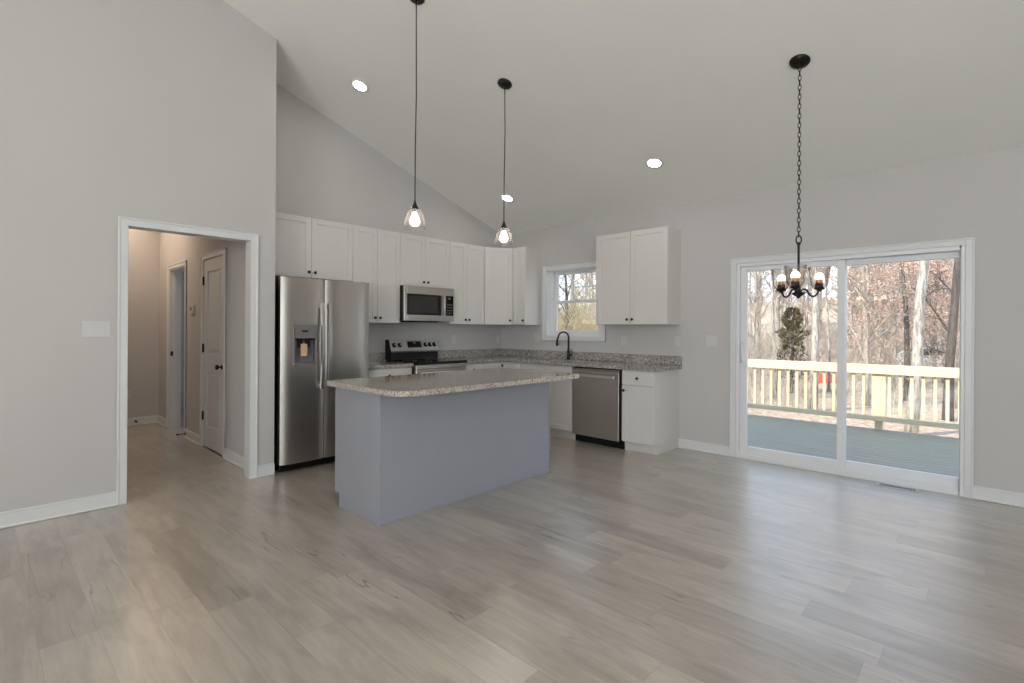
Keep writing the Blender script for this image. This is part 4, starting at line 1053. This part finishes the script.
# the rest of the wood, copies of a few kinds
protos = []
rnd = random.Random(77)
for i, (s, H, r0, bk) in enumerate(((31, 16, 0.13, 'bark_grey'), (32, 14, 0.10, 'bark_pale'), (33, 18, 0.15, 'bark_grey'), (34, 12, 0.08, 'bark_pale'))):
    px = (760, 852, 800, 590)[i]; dep = (30, 33, 38, 24)[i]
    protos.append(build_tree('bare_tree', tp(px, dep), 'bare grey brown tree among others in the woods behind the deck', GR + ' too alike to tell apart', s, H, r0, bk, low=0.18, twig_r=0.014))
beech = [o for o in COL.objects if o.name.startswith('beech_tree')]
for k in range(64):
    src = protos[rnd.randrange(4)]
    px = rnd.uniform(735, 985) if k < 50 else rnd.uniform(545, 615)
    dep = 24 + 44 * (rnd.random() ** 0.9)
    if 908 < px < 966 and dep < 40: px -= 60
    c = copy_tree(src); c.location = tp(px, dep); c.rotation_euler = (0, 0, rnd.uniform(0, 2 * PI)); s = rnd.uniform(.75, 1.2); c.scale = (s, s, s)
for k in range(11):
    src = beech[rnd.randrange(len(beech))]
    px = rnd.uniform(845, 985) if k < 12 else rnd.uniform(745, 845)
    c = copy_tree(src); c.location = tp(px, rnd.uniform(20, 42)); c.rotation_euler = (0, 0, rnd.uniform(0, 2 * PI)); s = rnd.uniform(.7, 1.15); c.scale = (s, s, s)
# undergrowth nobody could count
def brush(name, label, spots, n, h, mat, seed, sd):
    rnd = random.Random(seed); mb = MB()
    for _ in range(n):
        px = rnd.uniform(*spots); dep = rnd.uniform(*sd)
        if 808 < px < 842 and dep < 28: continue
        if 912 < px < 962 and dep < 37 and rnd.random() < .8: continue
        x, y = at(px, dep); z = gz(x, y)
        hh = h * rnd.uniform(.4, 1.2); ln = Vector((rnd.gauss(0, .25), rnd.gauss(0, .25), 1)); p0 = Vector((x, y, z - .05))
        p1 = p0 + ln * hh * .5; p2 = p1 + (ln + Vector((rnd.gauss(0, .3), rnd.gauss(0, .3), -.1))) * hh * .5
        q = rnd.uniform(.006, .014) * (dep / 18)
        mb.tube([p0, p1, p2], [q, q * .7, q * .4], 3, False)
        for _k in range(3):
            s0 = p0.lerp(p2, rnd.uniform(.3, .9)); e = s0 + Vector((rnd.gauss(0, .35), rnd.gauss(0, .35), rnd.uniform(.05, .5))) * hh * .4
            mb.tube([s0, e], [q * .6, q * .35], 3, False)
    return tag(make_obj(name, mb, M[mat]), label, 'brush', None, 'stuff')
brush('undergrowth', 'dry tan brush and saplings filling the woods beyond the railing', (735, 985), 1500, 2.4, 'twig', 3, (15, 55))
brush('undergrowth', 'dense dry yellowish brush outside the sink window', (540, 618), 2600, 3.6, 'brush', 4, (12, 32))
# house far behind, low tarp near the deck
x, y = at(936, 33); z = gz(x, y) - 0.02
r = thing('car', (x, y, z), 'white car parked far off behind the pale leaning trunk', 'car')
ca = R(8)
def cp_(l, w_, h): return Vector((x + l * math.cos(ca) - w_ * math.sin(ca), y + l * math.sin(ca) + w_ * math.cos(ca), z + h))
def side_prism(prof, w0, w1):
    mb = MB(); A_ = [mb.bm.verts.new(cp_(l, w0, h)) for l, h in prof]; B_ = [mb.bm.verts.new(cp_(l, w1, h)) for l, h in prof]; n = len(prof)
    mb.bm.faces.new(A_[::-1]); mb.bm.faces.new(B_)
    for i in range(n): mb.bm.faces.new((A_[i], A_[(i + 1) % n], B_[(i + 1) % n], B_[i]))
    return mb
make_obj('body', side_prism([(-2.15, 0.28), (2.15, 0.28), (2.2, 0.75), (2.1, 0.95), (1.1, 1.02), (0.55, 1.48), (-1.35, 1.52), (-1.95, 1.05), (-2.2, 0.95)], -0.85, 0.85), M['siding'], r)
make_obj('side_window', side_prism([(0.92, 1.04), (0.48, 1.40), (-1.28, 1.43), (-1.68, 1.06)], -0.865, -0.851), M['display'], r)
for l in (-1.35, 1.35):
    mb = MB(); mb.tube([cp_(l, -0.86, 0.33), cp_(l, -0.64, 0.33)], 0.33, 20); make_obj('wheel', mb, M['blackplastic'], r)
    mb = MB(); mb.tube([cp_(l, 0.64, 0.33), cp_(l, 0.86, 0.33)], 0.33, 20); make_obj('wheel', mb, M['blackplastic'], r)
x, y = at(823, 25.5); z = gz(x, y)
r = thing('tarp_heap', (x, y, z), 'low orange red heap on the leaves seen through the balusters', 'heap')
mb = MB(); rnd = random.Random(9)
NXh, NYh = 14, 7; g = []
for jy in range(NYh):
    row = []
    for ix in range(NXh):
        uu = ix / (NXh - 1) * 2 - 1; vv = jy / (NYh - 1) * 2 - 1
        h = 0.42 * max(0, 1 - abs(uu) ** 4) * max(0, 1 - abs(vv) ** 3) + rnd.uniform(-.03, .03)
        row.append(mb.bm.verts.new((x + uu * 0.55 - vv * .3, y + uu * .55 + vv * .6, z + max(0.0, h))))
    g.append(row)
for jy in range(NYh - 1):
    for ix in range(NXh - 1): f = mb.bm.faces.new((g[jy][ix], g[jy][ix + 1], g[jy + 1][ix + 1], g[jy + 1][ix])); f.smooth = True
make_obj('cover', mb, M['tarp'], r)
